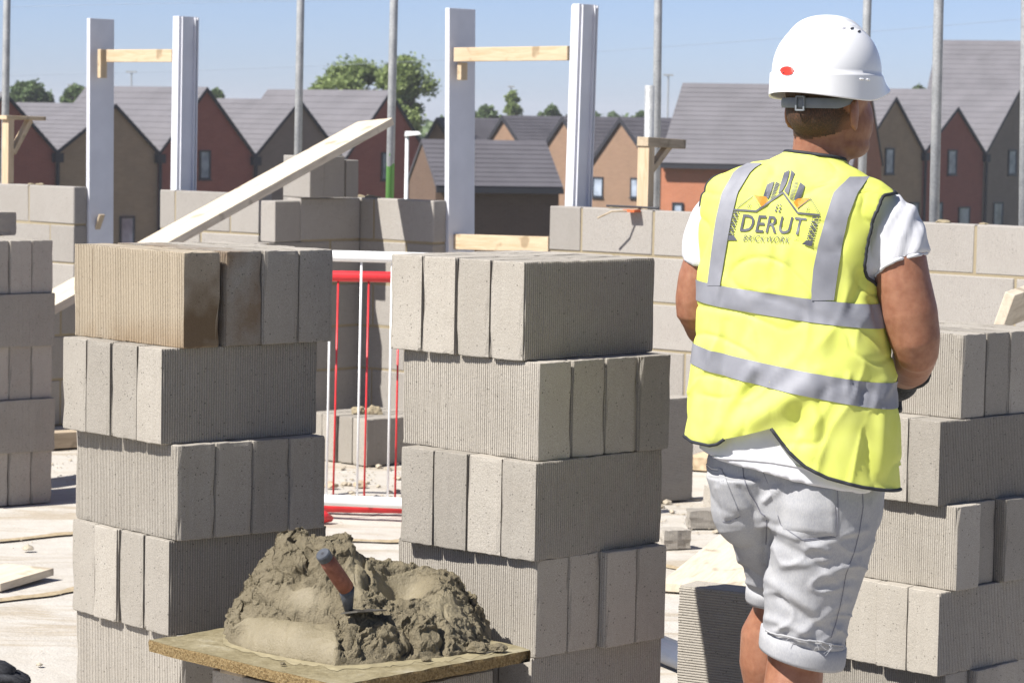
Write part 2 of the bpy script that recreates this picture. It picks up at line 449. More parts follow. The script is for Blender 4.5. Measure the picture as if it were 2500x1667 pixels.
stack([(_f0.x, _f0.y, 49, 'l', [.001, .003, .003], J0, None), (_f1.x+.01, _f1.y-.012, 49, 'r', [.003, .002, .003], J0, None),
       (_f0.x, _f0.y, 48.6, 'l', [.003, .002, .002], J0, None), (_f1.x+.012, _f1.y-.01, 49, 'r', [.003, .002, .003], J0, None),
       (_f0.x-.002, _f0.y, 49.2, 'l', [.003, .003, .002], J0, None)], 5,
      'far stack at left edge', 'blocks in the far stack at the left', 14)
b = obj('concrete_block', RB[2]); p = at(-136, 583, 11.95); b.location = (p.x, p.y, 5*.2155+.051); b.rotation_euler = (R(90), 0, R(41))
tag(b, 'single concrete block lying on top of the far stack at the left edge', 'block')
# low group behind the barriers
rnd = random.Random(5)
layer(on_ground(894, 1138), R(46), 'r', 0, [.005, .012, .004], J0, None, 'on the slab behind the barriers', 'low row', 'low row of blocks behind the barriers', rnd, None, None, 4)
# block stood on end in the distance
def end_block(corner, a, label, z=0, mesh_=None):
    """block standing on its end: its 215 mm wide face runs left-back from the given near corner"""
    b = obj('concrete_block', mesh_ or RB[rnd.randrange(7)])
    ld = Vector((-math.cos(a), math.sin(a), 0)); nd = Vector((math.sin(a), math.cos(a), 0))
    # local x -> up, local z -> ld, local y -> nd
    xw, zw = Vector((0, 0, 1)), ld; yw = zw.cross(xw)
    c = corner + nd*(BT/2) + Vector((0, 0, z))
    mm = Matrix.Identity(4)
    for i in range(3): mm[i][0] = xw[i]; mm[i][1] = yw[i]; mm[i][2] = zw[i]
    o = c + Vector((0, 0, BL/2))
    mm[0][3], mm[1][3], mm[2][3] = o
    b.matrix_world = mm; tag(b, label, 'block'); return b
g0 = on_ground(1690, 1219)
_rd = Vector((math.sin(R(49)), math.cos(R(49)), 0))
# far upright block: shaded broad face towards the right
b = obj('concrete_block', RB[4]); zw = _rd; xw = Vector((0, 0, 1)); yw = zw.cross(xw)
mm = Matrix.Identity(4)
oo = g0 - _rd*BH + yw*0 + Vector((-math.cos(R(49)), math.sin(R(49)), 0))*BT/2 + Vector((0, 0, BL/2))
for i in range(3): mm[i][0] = xw[i]; mm[i][1] = yw[i]; mm[i][2] = zw[i]; mm[i][3] = oo[i]
b.matrix_world = mm; tag(b, 'single concrete block stood on end on the slab in front of the far wall', 'block')
rnd = random.Random(9)
pe = at(1657, 1445, 7.09); pe.z = 0; pe = pe + Vector((math.cos(R(30)), -math.sin(R(30)), 0))*BH
end_block(pe, R(30), 'concrete block stood on end, ribs running across, beside the worker\'s left leg')

# ------------------------------------------------------------------ far blockwork walls
WA = math.atan(.872)                        # the wall runs left and away at this angle
WL = Vector((-math.cos(WA), math.sin(WA), 0)); WR = -WL
WN = Vector((-math.sin(WA), -math.cos(WA), 0))   # its sunlit outer face looks left and towards us
W0 = Vector((0, 14.23, 0)); ZT = 1.18; CH = .225
def wallpt(px, py=520, off=0.0):
    """foot point on the wall line (moved back by off) in the direction of a measured column"""
    r = ray(px, py); base = W0 - WN*off
    # solve (t*r.x, t*r.y) on the line
    # d = base.y + (base.x - X)*tan(WA)
    t = (base.y + base.x*math.tan(WA))/(r.y + r.x*math.tan(WA))
    return Vector((r.x*t, r.y*t, 0))
def spos(p): return (p - W0).dot(WR)
def place_block(parent, p0, direction, length, z, h=BH, th=BT, inward=None, mat_mesh=None, rnd=random):
    c = p0 + direction*(length/2) + inward*(th/2)
    b = obj('concrete_block', mat_mesh or PB[rnd.randrange(len(PB))], parent=parent)
    b.location = (c.x, c.y, z); b.rotation_euler = (0, 0, math.atan2(direction.y, direction.x) + (math.pi if rnd.random() < .5 else 0))
    b.scale = (length/BL, th/BT, h/BH); return b
def course_joints(first, s0, s1):
    js = [s0]; s_ = first
    while s_ - .45 > s0+.06: s_ -= .45
    while s_ < s1-.05:
        if s_ > s0+.05: js.append(s_)
        s_ += .45
    js.append(s1); return js
def wall(name, label, s0, s1, first_odd, first_even, ncourse=5, zt=ZT, seed=1, parent=None, line=None):
    """line: (origin, right dir, inward normal)"""
    o_, dr, inn = line or (W0, WR, -WN)
    rnd = random.Random(seed)
    root = parent or empty(name, tuple(o_ + dr*((s0+s1)/2)), 0, label, 'wall')
    core = MB()
    base = root.location
    mid = o_ + dr*((s0+s1)/2) + inn*(BT/2)
    zb = 0.0
    core.box(mid + Vector((0, 0, (zt-.006+zb)/2)), (s1-s0-.008, BT-.008, zt-.006-zb), (dr, inn, Vector((0, 0, 1))))
    core.build('mortar', M['mortar'], None)
    co = C.objects[-1]; co.parent = root; co.location = -Vector(base)
    for c in range(ncourse):
        z = zt - (c+1)*CH + (CH-BH)
        if c == ncourse-1 and z < .2: hh = BH + max(0, z-.004); z = .004
        else: hh = BH
        js = course_joints(first_odd if c % 2 == 0 else first_even, s0, s1)
        for i in range(len(js)-1):
            a_ = js[i] + (.005 if i else 0); b_ = js[i+1] - (.005 if i < len(js)-2 else 0)
            if b_-a_ < .02: continue
            jit = rnd.uniform(-.002, .002)
            place_block(root, o_ + dr*a_ - Vector(base) + inn*jit, dr, b_-a_, z, hh, BT, inn, None, rnd)
    return root
S_ = lambda px: spos(wallpt(px))
wall('blockwork_wall', 'blockwork wall behind the worker, running on to the right edge', S_(1343), S_(2640), S_(1419.5), S_(1500), seed=21)
wall('blockwork_wall', 'blockwork wall at the left edge, ending at the leftmost white post', S_(-120), S_(181), S_(70), S_(122.5), zt=ZT-.012, seed=22)
wall('blockwork_wall', 'short blockwork wall behind the long leaning plank', S_(390), S_(632), S_(427), S_(490), zt=ZT-.006, seed=23)
wc = wall('blockwork_wall', 'blockwork wall with a stepped return, between the leaning plank and tall post', S_(690), S_(1058), S_(912), S_(993), seed=24)
# its return comes towards us from the inner corner
cor = wallpt(881)
RT = -Vector((math.sin(WA), math.cos(WA), 0))          # towards the viewer
base = wc.location
def ret_course(z, n, parent, basev, h=BH, off=0.0):
    for i in range(n):
        ln = .44 if i or not off else .21
        st = (off and i and .22 or 0) + (i - (1 if off and i else 0))*.45
        place_block(parent, cor + RT*(st+.005) - basev, RT, ln, z, h, BT, WL, None, rnd)
for c in range(5):
    z = ZT - (c+1)*CH + .01; hh = BH
    if c == 4: hh = BH + z - .004; z = .004
    ret_course(z, 1 if c == 0 else 3, wc, base, hh, off=(.21 if c % 2 else 0))
rm = MB(); rm.box(cor + RT*.22 + WL*.05 + Vector((0, 0, (ZT-.008)/2)), (.42, .092, ZT-.01), (RT, WL, Vector((0, 0, 1))))
rm.box(cor + RT*.6 + WL*.05 + Vector((0, 0, (ZT-CH-.002)/2)), (1.06, .0925, ZT-CH-.002), (RT, WL, Vector((0, 0, 1))))
o_ = rm.build('mortar', M['mortar']); o_.parent = wc; o_.location = -base
# sixth course begun at the far corner
ub = at(757, 482, 14.55); ub.z = ZT+.004
for (st, ln, dr, inn, zz) in ((0, .2, WL, -WN, 0), (0.1, .15, -RT, WL, 0)):
    place_block(wc, ub + (dr*st) - base, dr, ln, ZT+.004, BH, BT, inn, None, rnd)
place_block(wc, ub - RT*.258 - base + WR*.004, -RT, .09, ZT+.004, BH-.02, BT, WL, None, rnd)
# cut block standing on the lower step of the return
hb = obj('concrete_block', PB[1]); q = cor + RT*.53 + WL*.05
hb.location = (q.x, q.y, ZT-CH+.004); hb.rotation_euler = (0, 0, math.atan2(RT.y, RT.x)+.05); hb.scale = (.47, 1, .97)
tag(hb, 'half length concrete block standing on the step of the wall return', 'block')
# low cross wall seen between the two left-hand stacks
lw = at(205, 740, 14.6); lw.z = 0
lo = Vector((lw.x, lw.y, 0)) + RT*.9
wall('blockwork_wall', 'low shaded blockwork wall between the two left stacks, three courses high', 0, 1.9, .3, .52, 3, .68, 25, None, (lo, -RT, WL))
# mortar droppings on the wall tops (one small lump each)
def lump(name, p, r, mat, label, cat, flat=.6, seed=0, sub=2, group=None):
    bm = bmesh.new(); bmesh.ops.create_icosphere(bm, subdivisions=sub, radius=1)
    for v in bm.verts:
        n_ = 1 + .35*noise.noise(v.co*1.6 + Vector((seed, 0, 0))) + .18*noise.noise(v.co*4 + Vector((0, seed, 0)))
        v.co = Vector((v.co.x*n_*r, v.co.y*n_*r*.8, max(-.25, v.co.z*n_)*r*flat))
    me = bpy.data.meshes.new(name); bm.to_mesh(me); bm.free()
    o = obj(name, me, mat); o.location = p
    tag(o, label, cat, group); return o

# ------------------------------------------------------------------ white posts and spreaders of the two openings
DP = -WN   # into the wall
def post(name, label, pxl, wid, dep, ytop, ybot, dxtop=0, back=.1, fins=False, lean=0.0):
    """lining board set behind the outer leaf; its front left edge stands at column pxl"""
    bp = wallpt(pxl, ybot, back); 
    tp = wallpt(pxl+dxtop, ytop, back)
    r_ = ray(pxl+dxtop, ytop); zt = EYE + r_.z*(tp.y/r_.y)
    root = empty(name, (bp.x, bp.y, 0), 0, label, 'post')
    lo_ = [Vector((0, 0, 0)), WR*wid, WR*wid + DP*dep, DP*dep]
    up = Vector((tp.x-bp.x, tp.y-bp.y, zt))
    # extrapolate the lean down to the ground
    r_b = ray(pxl, ybot); zb = EYE + r_b.z*(bp.y/r_b.y)
    sl = Vector((up.x, up.y, 0))/(zt-zb)
    b0 = -sl*zb
    m_ = MB(); m_.prism([p + b0 for p in lo_], [p + Vector((up.x, up.y, zt)) for p in lo_])
    m_.build('board', M['white_pvc'], root, bevel=.003)
    if fins:
        for f in (.12, .80, .93):
            a_ = WR*wid + DP*dep*f
            q = [a_, a_ + WR*.012, a_ + WR*.012 + DP*.008, a_ + DP*.008]
            MB().prism([p + b0 for p in q], [p + Vector((up.x, up.y, zt-.004)) for p in q]).build('fin', M['white_pvc'], root)
        q = [-WR*.03 + DP*.03, DP*.03 - WR*.0005, DP*.04 - WR*.0005, -WR*.03 + DP*.04]
        MB().prism([p + b0 for p in q], [p + Vector((up.x, up.y, zt-.006)) for p in q]).build('flange', M['white_pvc'], root)
    return root, bp
post('white_post', 'leftmost white post, a wide board with a timber cleat near its top', 210, .028, .185, 45, 540, 2)
post('white_post', 'second white post from the left, grooved, above the short wall', 416, .052, .142, 40, 460, 6, fins=True)
post('white_post', 'tall white post left of the wider opening, third from the left', 1085, .03, .20, 20, 560, 2)
post('white_post', 'rightmost white post, grooved, beside the wall behind the worker', 1381, .046, .137, 10, 500, 16, fins=True)
def beam(name, label, cat, a, b_, th, h, mat, up=None, parent=None, bevel=.003):
    a = Vector(a); b_ = Vector(b_); d_ = (b_-a); L_ = d_.length; d_.normalize()
    up = Vector(up) if up else Vector((0, 0, 1))
    sd = d_.cross(up).normalized(); up2 = sd.cross(d_).normalized()
    c_ = (a+b_)/2
    me_o = MB().box((0, 0, 0), (L_, th, h)).build(name, mat, parent, bevel=bevel)
    mm_ = Matrix.Identity(4)
    for i in range(3): mm_[i][0] = d_[i]; mm_[i][1] = -sd[i]; mm_[i][2] = up2[i]; mm_[i][3] = c_[i]
    me_o.matrix_world = mm_
    if label: tag(me_o, label, cat)
    return me_o
def wz(px, py, back):
    p = wallpt(px, py, back); r_ = ray(px, py); p.z = EYE + r_.z*(p.y/r_.y); return p
beam('timber_spreader', 'pine batten spanning the two left white posts near their tops', 'batten', wz(263, 137, .16), wz(423, 136.5, .16), .022, .072, M['pine'])
beam('timber_cleat', 'small pine cleat on the leftmost white post', 'cleat', wz(250, 121, .15), wz(249.5, 191, .15), .05, .028, M['pine'], up=WR)
beam('timber_spreader', 'pine batten with pencilled notes spanning the right pair of white posts', 'batten', wz(1111, 134, .13), wz(1388, 130.5, .13), .022, .072, M['pine'])
beam('timber_cleat', 'small pine cleat under the batten on the third white post', 'cleat', wz(1129, 153, .16), wz(1128.5, 196, .16), .05, .028, M['pine'], up=WR)
beam('timber_spreader', 'pine batten low across the wider opening', 'batten', wz(1113, 590, .16), wz(1345, 597.5, .16), .045, .078, M['pine'])
beam('timber_wedge', 'brown cardboard coloured wood offcut stuck aslant on the leftmost post', 'offcut', wz(249, 524, .165), wz(230, 580, .165), .04, .012, M['timber_grey'], up=WR)
# pencilled notes on the right batten
notes = bpy.data.collections
# ------------------------------------------------------------------ long leaning plank
pa, pb_ = at(330, 626, 13.0), at(918, 301, 14.6)
PH = math.atan2(pb_.y-pa.y, pb_.x-pa.x)
dpl = (pb_-pa).normalized(); cross = Vector((-math.sin(R(38)), math.cos(R(38)), 0))
cross = (cross - dpl*cross.dot(dpl)).normalized(); nrm = dpl.cross(cross)
if nrm.z < 0: nrm = -nrm
low = pa - dpl*((pa.z-.05)/dpl.z)
if low.z < 0: low = pa
mp = MB().box((0, 0, 0), ((pb_-low).length, .225, .038))
plank = mp.build('scaffold_plank', M['plank'], bevel=.003)
mm = Matrix.Identity(4); cc = (low+pb_)/2
for i in range(3): mm[i][0] = dpl[i]; mm[i][1] = cross[i]; mm[i][2] = nrm[i]; mm[i][3] = cc[i]
plank.matrix_world = mm
tag(plank, 'long pale scaffold plank leaning up to the right across the wall', 'plank')

# ------------------------------------------------------------------ timber profiles on the walls
def profile_right():
    base = wz(1574, 508, .14)
    root = empty('timber_profile', (base.x, base.y, 0), 0, 'pine profile post with side arm on the wall behind the worker', 'profile')
    def part(name, a, b_, th, h, mat, up=None):
        o = beam(name, None, None, Vector(a)-root.location, Vector(b_)-root.location, th, h, mat, up, root); return o
    top = wz(1578, 357, .14)
    part('upright', Vector((base.x, base.y, 0)), top, .07, .046, M['pine'], WN)
    a0 = top + Vector((0, 0, .022)) - DP*.03
    part('arm', a0, a0 + DP*.3 + Vector((0, 0, -.012)), .07, .045, M['timber_grey'])
    part('brace', top + Vector((0, 0, -.12)) + DP*.03, top + DP*.17 + Vector((0, 0, .0)), .04, .03, M['pine'])
profile_right()
def profile_left():
    base = wz(17, 444, .05); top = wz(20, 292, .05)
    root = empty('timber_profile', (base.x, base.y, 0), 0, 'pine profile post with side arm at the left edge, above the wall', 'profile')
    def part(name, a, b_, th, h, mat, up=None):
        return beam(name, None, None, Vector(a)-root.location, Vector(b_)-root.location, th, h, mat, up, root)
    part('upright', Vector((base.x, base.y, 0)), top, .06, .044, M['pine'], WN)
    a0 = top + Vector((0, 0, .012)); part('arm', a0 - DP*.04, a0 + DP*.26 + Vector((0, 0, -.004)), .07, .024, M['pine'])
    part('brace', top + Vector((0, 0, -.2)) + DP*.03, top + DP*.16 + Vector((0, 0, -.002)), .045, .03, M['pine'])
profile_left()
# wall tie and orange tag on the wall top
tw = wz(1560, 511, -.0)
root = empty('wall_tie', tuple(tw + Vector((0, 0, .004))), 0, 'bent steel tie wire with an orange tag on the wall top', 'wire')
MB().tube([Vector((0, 0, .006)) - WR*.20, Vector((0, 0, .006)), WR*.12 + Vector((0, 0, .004))], .006, 6).build('wire', M['black'], root)
MB().tube([WN*-.02, WN*.05 + Vector((0, 0, -.012)) - WR*.03, WN*.11 + Vector((0, 0, -.016)) - WR*.08, WN*.13 + Vector((0, 0, -.05)) - WR*.15], .005, 6).build('wire', M['timber_grey'], root)
MB().box(WN*.03 + Vector((0, 0, -.012)) - WR*.02, (.07, .05, .012), (WR, WN, Vector((0, 0, 1)))).build('tag', simple('orange_tag', (.6, .13, .04), .6), root)

# ------------------------------------------------------------------ scaffold poles
def pole(x0, x1, y1, d, label, mat='galv', top=4.4, r=.0242, z0=None):
    a = at(x0, 0, d); b_ = at(x1, y1, d); dr = (a-b_).normalized()
    g = b_ - dr*(b_.z/dr.z); t = g + dr*(top/dr.z)
    root = empty('scaffold_pole', (g.x, g.y, 0), 0, label, 'pole', 'scaffold poles')
    MB().tube([Vector((0, 0, 0)), (t-g)*.5, t-g], r, 16).build('tube', M[mat], root, smooth=True)
    MB().box((0, 0, -.0), (.15, .15, .008)).build('base_plate', M['galv'], root)
    return root
pole(17, 13, 287, 18.4, 'scaffold pole at the left picture edge')
pole(734, 727.5, 376, 17.6, 'scaffold pole behind the leaning plank, left of the tree')
pole(962, 951.5, 480, 16.6, 'scaffold pole with green painted lower end', 'galv_green')
pole(1607, 1601, 505, 16.8, 'scaffold pole beside the pine profile post')
pole(2118, 2105, 415, 16.2, 'scaffold pole directly behind the worker\'s head')
pole(2292, 2280.5, 538, 13.6, 'thick scaffold pole right of the worker\'s head')
pole(2505, 2499, 538, 13.6, 'scaffold pole cut by the right picture edge')
a = at(1586, 209, 16.4); b_ = at(1584, 345, 16.4); dr = (a-b_).normalized(); g = b_ - dr*(b_.z/dr.z)
root = empty('scaffold_pole', (g.x, g.y, 0), 0, 'short scaffold tube with pale top behind the pine profile', 'pole', 'scaffold poles')
MB().tube([Vector((0, 0, 0)), a-g], .0275, 16).build('tube', M['galv'], root, smooth=True)

# ------------------------------------------------------------------ red and white site barriers
def barrier(pbl, pbr, ptl, mat, label, width, height, nrods, phase, rod_r, tube_r=.021):
    """frame in the plane spanned by bottom direction and up direction"""
    ex = (pbr-pbl).normalized(); ey = (ptl-pbl); ey = (ey - ex*ey.dot(ex)).normalized()
    root = empty('site_barrier', tuple(pbl + Vector((0, 0, -pbl.z))), 0, label, 'barrier', 'site barriers')
    o = pbl - root.location
    P = lambda u, v: o + ex*u + ey*v
    rr = .07
    def arc(cu, cv, a0): return [P(cu + rr*math.cos(R(a0+90*i/5)), cv + rr*math.sin(R(a0+90*i/5))) for i in range(6)]
    loop = arc(width-rr, rr, -90) + arc(width-rr, height-rr, 0) + arc(rr, height-rr, 90) + arc(rr, rr, 180); loop.append(loop[0])
    MB().tube(loop, tube_r, 14, caps=False).build('frame', mat, root, smooth=True)
    n = nrods; 
    for i in range(n):
        u = phase + i*.1255
        if u > width-.03: break
        MB().tube([P(u, 0), P(u, height)], rod_r, 8).build('rod', mat, root, smooth=True)
    nz = ex.cross(ey)
    for u in (.25, width-.25):
        f0 = P(u, -.0); f0.z = tube_r*.8
        MB().tube([f0 + nz*.28 + Vector((0, 0, -.005)), f0, f0 - nz*.28 + Vector((0, 0, -.005))], .015, 10).build('foot', mat, root, smooth=True)
    return root
ex = Vector((.985, -.172, 0))
bl = on_ground(770, 1219, .07); bl2 = bl - ex*.52
hgt = at(800, 624.5, bl.y).z - .07
barrier(bl2, bl2 + ex, bl2 + Vector((-.035, .03, 1)), M['white_paint'], 'white tubular site barrier between the two near block stacks', 1.26, hgt, 10, .52+.045, .0048, .0225)
ex = Vector((1, .02, 0)); bl = on_ground(770, 1238, .023); bl2 = bl - ex*.55 + Vector((0, .02, 0))
barrier(bl2, bl2 + ex, bl2 + Vector((-.015, .24, 1)), M['red_paint'], 'red tubular site barrier leaning back behind the white one', 1.2, (at(800, 674, bl.y+.26).z)*1.005, 10, .55+.07, .0042, .0225)
rf = on_ground(778, 1275)
MB().tube([Vector((-.03, 0, .02)), Vector((.02, 0, .024)), Vector((.05, .02, .012))], [.03, .026, .012], 10).build('foot', M['red_paint'], None, smooth=True, origin=(0, 0, 0))
o_ = C.objects[-1]; o_.name = 'barrier_foot'; o_.location = rf; tag(o_, 'loose red barrier foot on the slab beside the left stack', 'barrier foot')

# ------------------------------------------------------------------ houses on the lower ground
HZ = -6.7
def course_roof(root, e0, e1, r0, r1, mat, courses, over=.06, name='roof', roofpart=None):
    """tile courses between an eave line e0-e1 and a ridge line r0-r1, each strip lapping the one below"""
    e0, e1, r0, r1 = map(Vector, (e0, e1, r0, r1))
    nrm_ = (e1-e0).cross(r0-e0).normalized()
    if nrm_.z < 0: nrm_ = -nrm_
    if roofpart is None:
        m_ = MB(); th = nrm_*.08
        m_.prism([e0-th, e1-th, r1-th, r0-th], [e0, e1, r1, r0])
        roofpart = m_.build(name, mat, root)
    for i in range(courses):
        t0, t1 = i/courses, (i+1)/courses
        a, b_ = e0.lerp(r0, t0), e1.lerp(r1, t0); c_, d_ = e1.lerp(r1, t1), e0.lerp(r0, t1)
        lo_, hi = nrm_*.026, nrm_*.008
        down = (e0-r0).normalized()*.03
        MB().prism([a+nrm_*.004+down, b_+nrm_*.004+down, c_+nrm_*.004, d_+nrm_*.004], [a+lo_+down, b_+lo_+down, c_+hi, d_+hi]).build('tile_course', mat, roofpart)
    return roofpart
def window(root, c, ex_, nrm_, w, h, parent_mat=None):
    up = Vector((0, 0, 1)); c = Vector(c)
    f = MB()
    t = .07
    for (dx, dz, sx_, sz_) in ((0, h/2-t/2, w, t), (0, -h/2+t/2, w, t), (-w/2+t/2, 0, t, h-2*t), (w/2-t/2, 0, t, h-2*t)):
        f.box(c + ex_*dx + up*dz + nrm_*.03, (sx_, .09, sz_), (ex_, nrm_, up))
    wo = f.build('window', M['frame_dark'], root)
    MB().box(c + nrm_*.02, (w-2*t, .03, h-2*t), (ex_, nrm_, up)).build('pane', M['glass'], wo)
    MB().box(c - up*(h/2+.03) + nrm_*.05, (w+.1, .12, .05), (ex_, nrm_, up)).build('sill', M['frame_dark'], wo)
    return wo
def facade_pt(px, line):
    o_, t_ = line; r_ = ray(px, 350)
    # intersect ground-plan ray with facade line
    det = r_.x*(-t_.y) - r_.y*(-t_.x)
    k_ = (o_.x*(-t_.y) - o_.y*(-t_.x))/det
    return Vector((r_.x*k_, r_.y*k_, 0))
def zof(p, px, py):
    r_ = ray(px, py); return EYE + r_.z*(p.y/r_.y)
def gable_house(label, line, back, depth, pl_, pa_, pr_, wallmat, tilemat, wins=(), courses=11, verge=.07, pipes=True, group='terraced houses behind the site'):
    o_, t_ = line
    A = facade_pt(pl_[0], line); Ax = facade_pt(pa_[0], line); B = facade_pt(pr_[0], line)
    zA, zX, zB = zof(A, *pl_), zof(Ax, *pa_), zof(B, *pr_)
    root = empty('gabled_house', (Ax.x, Ax.y, HZ), 0, label, 'house', group)
    L_ = root.location
    V = lambda p, z: Vector((p.x-L_.x, p.y-L_.y, z-L_.z))
    nf = -back
    ins = t_*.02
    front = [V(A+ins, HZ), V(B-ins, HZ), V(B-ins, zB-.05), V(Ax, zX-.06), V(A+ins, zA-.05)]
    m_ = MB(); m_.prism(front, [p + back*depth for p in front]); w_ = m_.build('wall', wallmat, root)
    n_o = nf*.12
    for (P_, zP) in ((A, zA), (B, zB)):
        e0, r0 = V(P_, zP) + n_o, V(Ax, zX) + n_o
        course_roof(root, e0, e0 + back*(depth+.2), r0, r0 + back*(depth+.2), tilemat, courses)
    # black verge boards
    for (P_, zP) in ((A, zA), (B, zB)):
        e0, r0 = V(P_, zP) + nf*.14, V(Ax, zX) + nf*.14
        q = [e0, r0, r0 - Vector((0, 0, verge*2.2)), e0 - Vector((0, 0, verge*2.2))]
        MB().prism(q, [p - nf*.06 + Vector((0, 0, .0)) for p in q]).build('verge_board', M['black'], root)
    if pipes:
        pp = V(B, zB) + nf*.16
        dp = MB().tube([pp - Vector((0, 0, .3)), Vector((pp.x, pp.y, 0))], .075, 8).build('downpipe', M['black'], root)
        MB().box(pp - Vector((0, 0, .28)), (.42, .22, .38), (t_, nf, Vector((0, 0, 1)))).build('hopper', M['black'], dp)
    for (x0, y0, x1, y1) in wins:
        c_ = facade_pt((x0+x1)/2, line); zt_, zb_ = zof(c_, x0, y0), zof(c_, x0, y1)
        wd_ = (facade_pt(x1, line)-facade_pt(x0, line)).length
        window(root, V(c_, (zt_+zb_)/2) + nf*.0, t_, nf, wd_, zt_-zb_)
    return root
# left terrace: facades look right and towards us, so they are in shade
be = R(44); tL = Vector((math.cos(be), math.sin(be), 0)); bL = Vector((-math.sin(be), math.cos(be), 0))
lineL = (Vector((-12.9, 119, 0)), tL)
gable_house('red brick gabled house at the far left, cut by the picture edge', lineL, bL, 8.4, (-110, 365), (9, 225), (136, 368), M['brick_red'], M['tile'], [(-22, 363, 4, 436)])
gable_house('low brown brick gabled house behind the leftmost white post', lineL, bL, 8.4, (136, 368), (278, 254), (386, 371), M['brick_brown'], M['tile'], [(293, 528, 329, 600)])
gable_house('tall red brick gabled house behind the second white post', lineL, bL, 8.4, (386, 371), (501, 213), (620, 377), M['brick_red'], M['tile'], [(486, 367, 513, 438)])
gable_house('grey brown brick gabled house behind the leaning plank', lineL, bL, 8.4, (620, 377), (728, 243), (838, 388), M['brick_grey'], M['tile'], [])
gable_house('red brick gabled house at the right end of the left terrace, before the tree', lineL, bL, 8.4, (838, 388), (948, 221), (1061, 403), M['brick_red'], M['tile'], [(931, 372, 945, 440)])
# right terrace
be = R(55); tR = Vector((math.cos(be), math.sin(be), 0)); bR = Vector((-math.sin(be), math.cos(be), 0))
lineR = (Vector((21.6, 138, 0)), tR)
gable_house('brown brick gabled house just right of the worker\'s face', lineR, bR, 9, (2105, 362), (2180, 236), (2254, 368), M['brick_brown'], M['tile'], [(2161, 362, 2182, 425), (2225, 494, 2246, 560)])
gable_house('dark red brick gabled house behind the thick scaffold pole', lineR, bR, 9, (2254, 368), (2332, 261), (2403, 372), M['brick_red'], M['tile'], [(2314, 366, 2335, 427), (2344, 505, 2371, 570), (2288, 494, 2304, 570)])
gable_house('grey brown brick gabled house at the right picture edge', lineR, bR, 9, (2403, 372), (2480, 220), (2560, 378), M['brick_grey'], M['tile'], [(2462, 366, 2481, 427), (2429, 494, 2452, 570)])
# middle houses: facades look left and towards us, sunlit
be = R(50); tM = Vector((math.cos(be), -math.sin(be), 0)); bM = Vector((math.sin(be), math.cos(be), 0))
lineM = (Vector((5.2, 140, 0)), tM)
gable_house('sunlit tan gabled house half hidden by the third white post', lineM, bM, 9, (1034, 352), (1069, 287), (1120, 362), M['brick_tan'], M['tile_dark'], [], pipes=False, verge=.12)
gable_house('sunlit tan gabled house above the low dark roof', lineM, bM, 9, (1180, 362), (1229, 282), (1290, 372), M['brick_tan'], M['tile_dark'], [], pipes=False, verge=.12)
gable_house('sunlit tan gabled house half hidden by the rightmost white post', lineM, bM, 9, (1318, 374), (1376, 284), (1447, 390), M['brick_tan'], M['tile_dark'], [], pipes=False, verge=.12)
gable_house('sunlit tan gabled house with two windows, left of the pine profile', lineM, bM, 9, (1447, 390), (1516, 286), (1600, 400), M['brick_tan'], M['tile_dark'], [(1451, 432, 1476, 481), (1543, 434, 1562, 483)], pipes=False, verge=.12)
def eave_house(name, label, d, pe0, pe1, pr0, half, ang, wallmat, tilemat, courses, wins=(), verge=True):
    """house seen on its long side: eave from pe0 to pe1, ridge height from pr0"""
    t_ = Vector((math.cos(ang), math.sin(ang), 0)); back = Vector((-math.sin(ang), math.cos(ang), 0))
    A = at(*pe0, d); line = (Vector((A.x, A.y, 0)), t_)
    B = facade_pt(pe1[0], line); ze = A.z
    rp = Vector((A.x, A.y, 0)) + back*half; zr = EYE + ray(*pr0).z*(rp.y/ray(*pr0).y)
    root = empty(name, (A.x, A.y, HZ), 0, label, 'house', None); L_ = root.location
    V = lambda p, z: Vector((p.x-L_.x, p.y-L_.y, z-L_.z))
    A2 = Vector((A.x, A.y, 0)); 
    sec = lambda P_: [V(P_, HZ), V(P_ + back*2*half, HZ), V(P_ + back*2*half, ze-.1), V(P_ + back*half, zr-.12), V(P_, ze-.1)]
    MB().prism(sec(A2 + t_*.05), sec(B - t_*.05)).build('wall', wallmat, root)
    rf = course_roof(root, V(A2, ze) - back*.25 - Vector((0, 0, .15)), V(B, ze) - back*.25 - Vector((0, 0, .15)), V(A2 + back*half, zr), V(B + back*half, zr), tilemat, courses)
    course_roof(root, V(A2 + back*2*half, ze) + back*.25 - Vector((0, 0, .15)), V(B + back*2*half, ze) + back*.25 - Vector((0, 0, .15)), V(A2 + back*half, zr), V(B + back*half, zr), tilemat, 3)
    MB().box((V(A2, ze) + V(B, ze))/2 - back*.3 - Vector((0, 0, .28)), ((B-A2).length, .12, .16), (t_, back, Vector((0, 0, 1)))).build('gutter', M['black'], root)
    for (x0, y0, x1, y1) in wins:
        c_ = facade_pt((x0+x1)/2, line); zt_, zb_ = zof(c_, x0, y0), zof(c_, x0, y1)
        window(root, V(c_, (zt_+zb_)/2), t_, -back, (facade_pt(x1, line)-facade_pt(x0, line)).length, zt_-zb_)
    return root
eave_house('long_house', 'long house with bright orange brick wall left of the worker', 108, (1612, 387), (2085, 394), (1669, 203), 3.6, R(-16), M['brick_orange'], M['tile'], 17, [(1645, 494, 1672, 560)])
eave_house('long_house', 'large house whose roof rises highest at the right edge', 165, (2242, 318), (2760, 330), (2386, 100), 6.4, R(-17), M['brick_orange'], M['tile'], 19)
eave_house('garage_row', 'low dark brick building with dark roof seen through the wider opening', 84, (1060, 440), (1371, 446), (1026, 340), 1.75, R(15), M['brick_dark'], M['tile_dark'], 10)

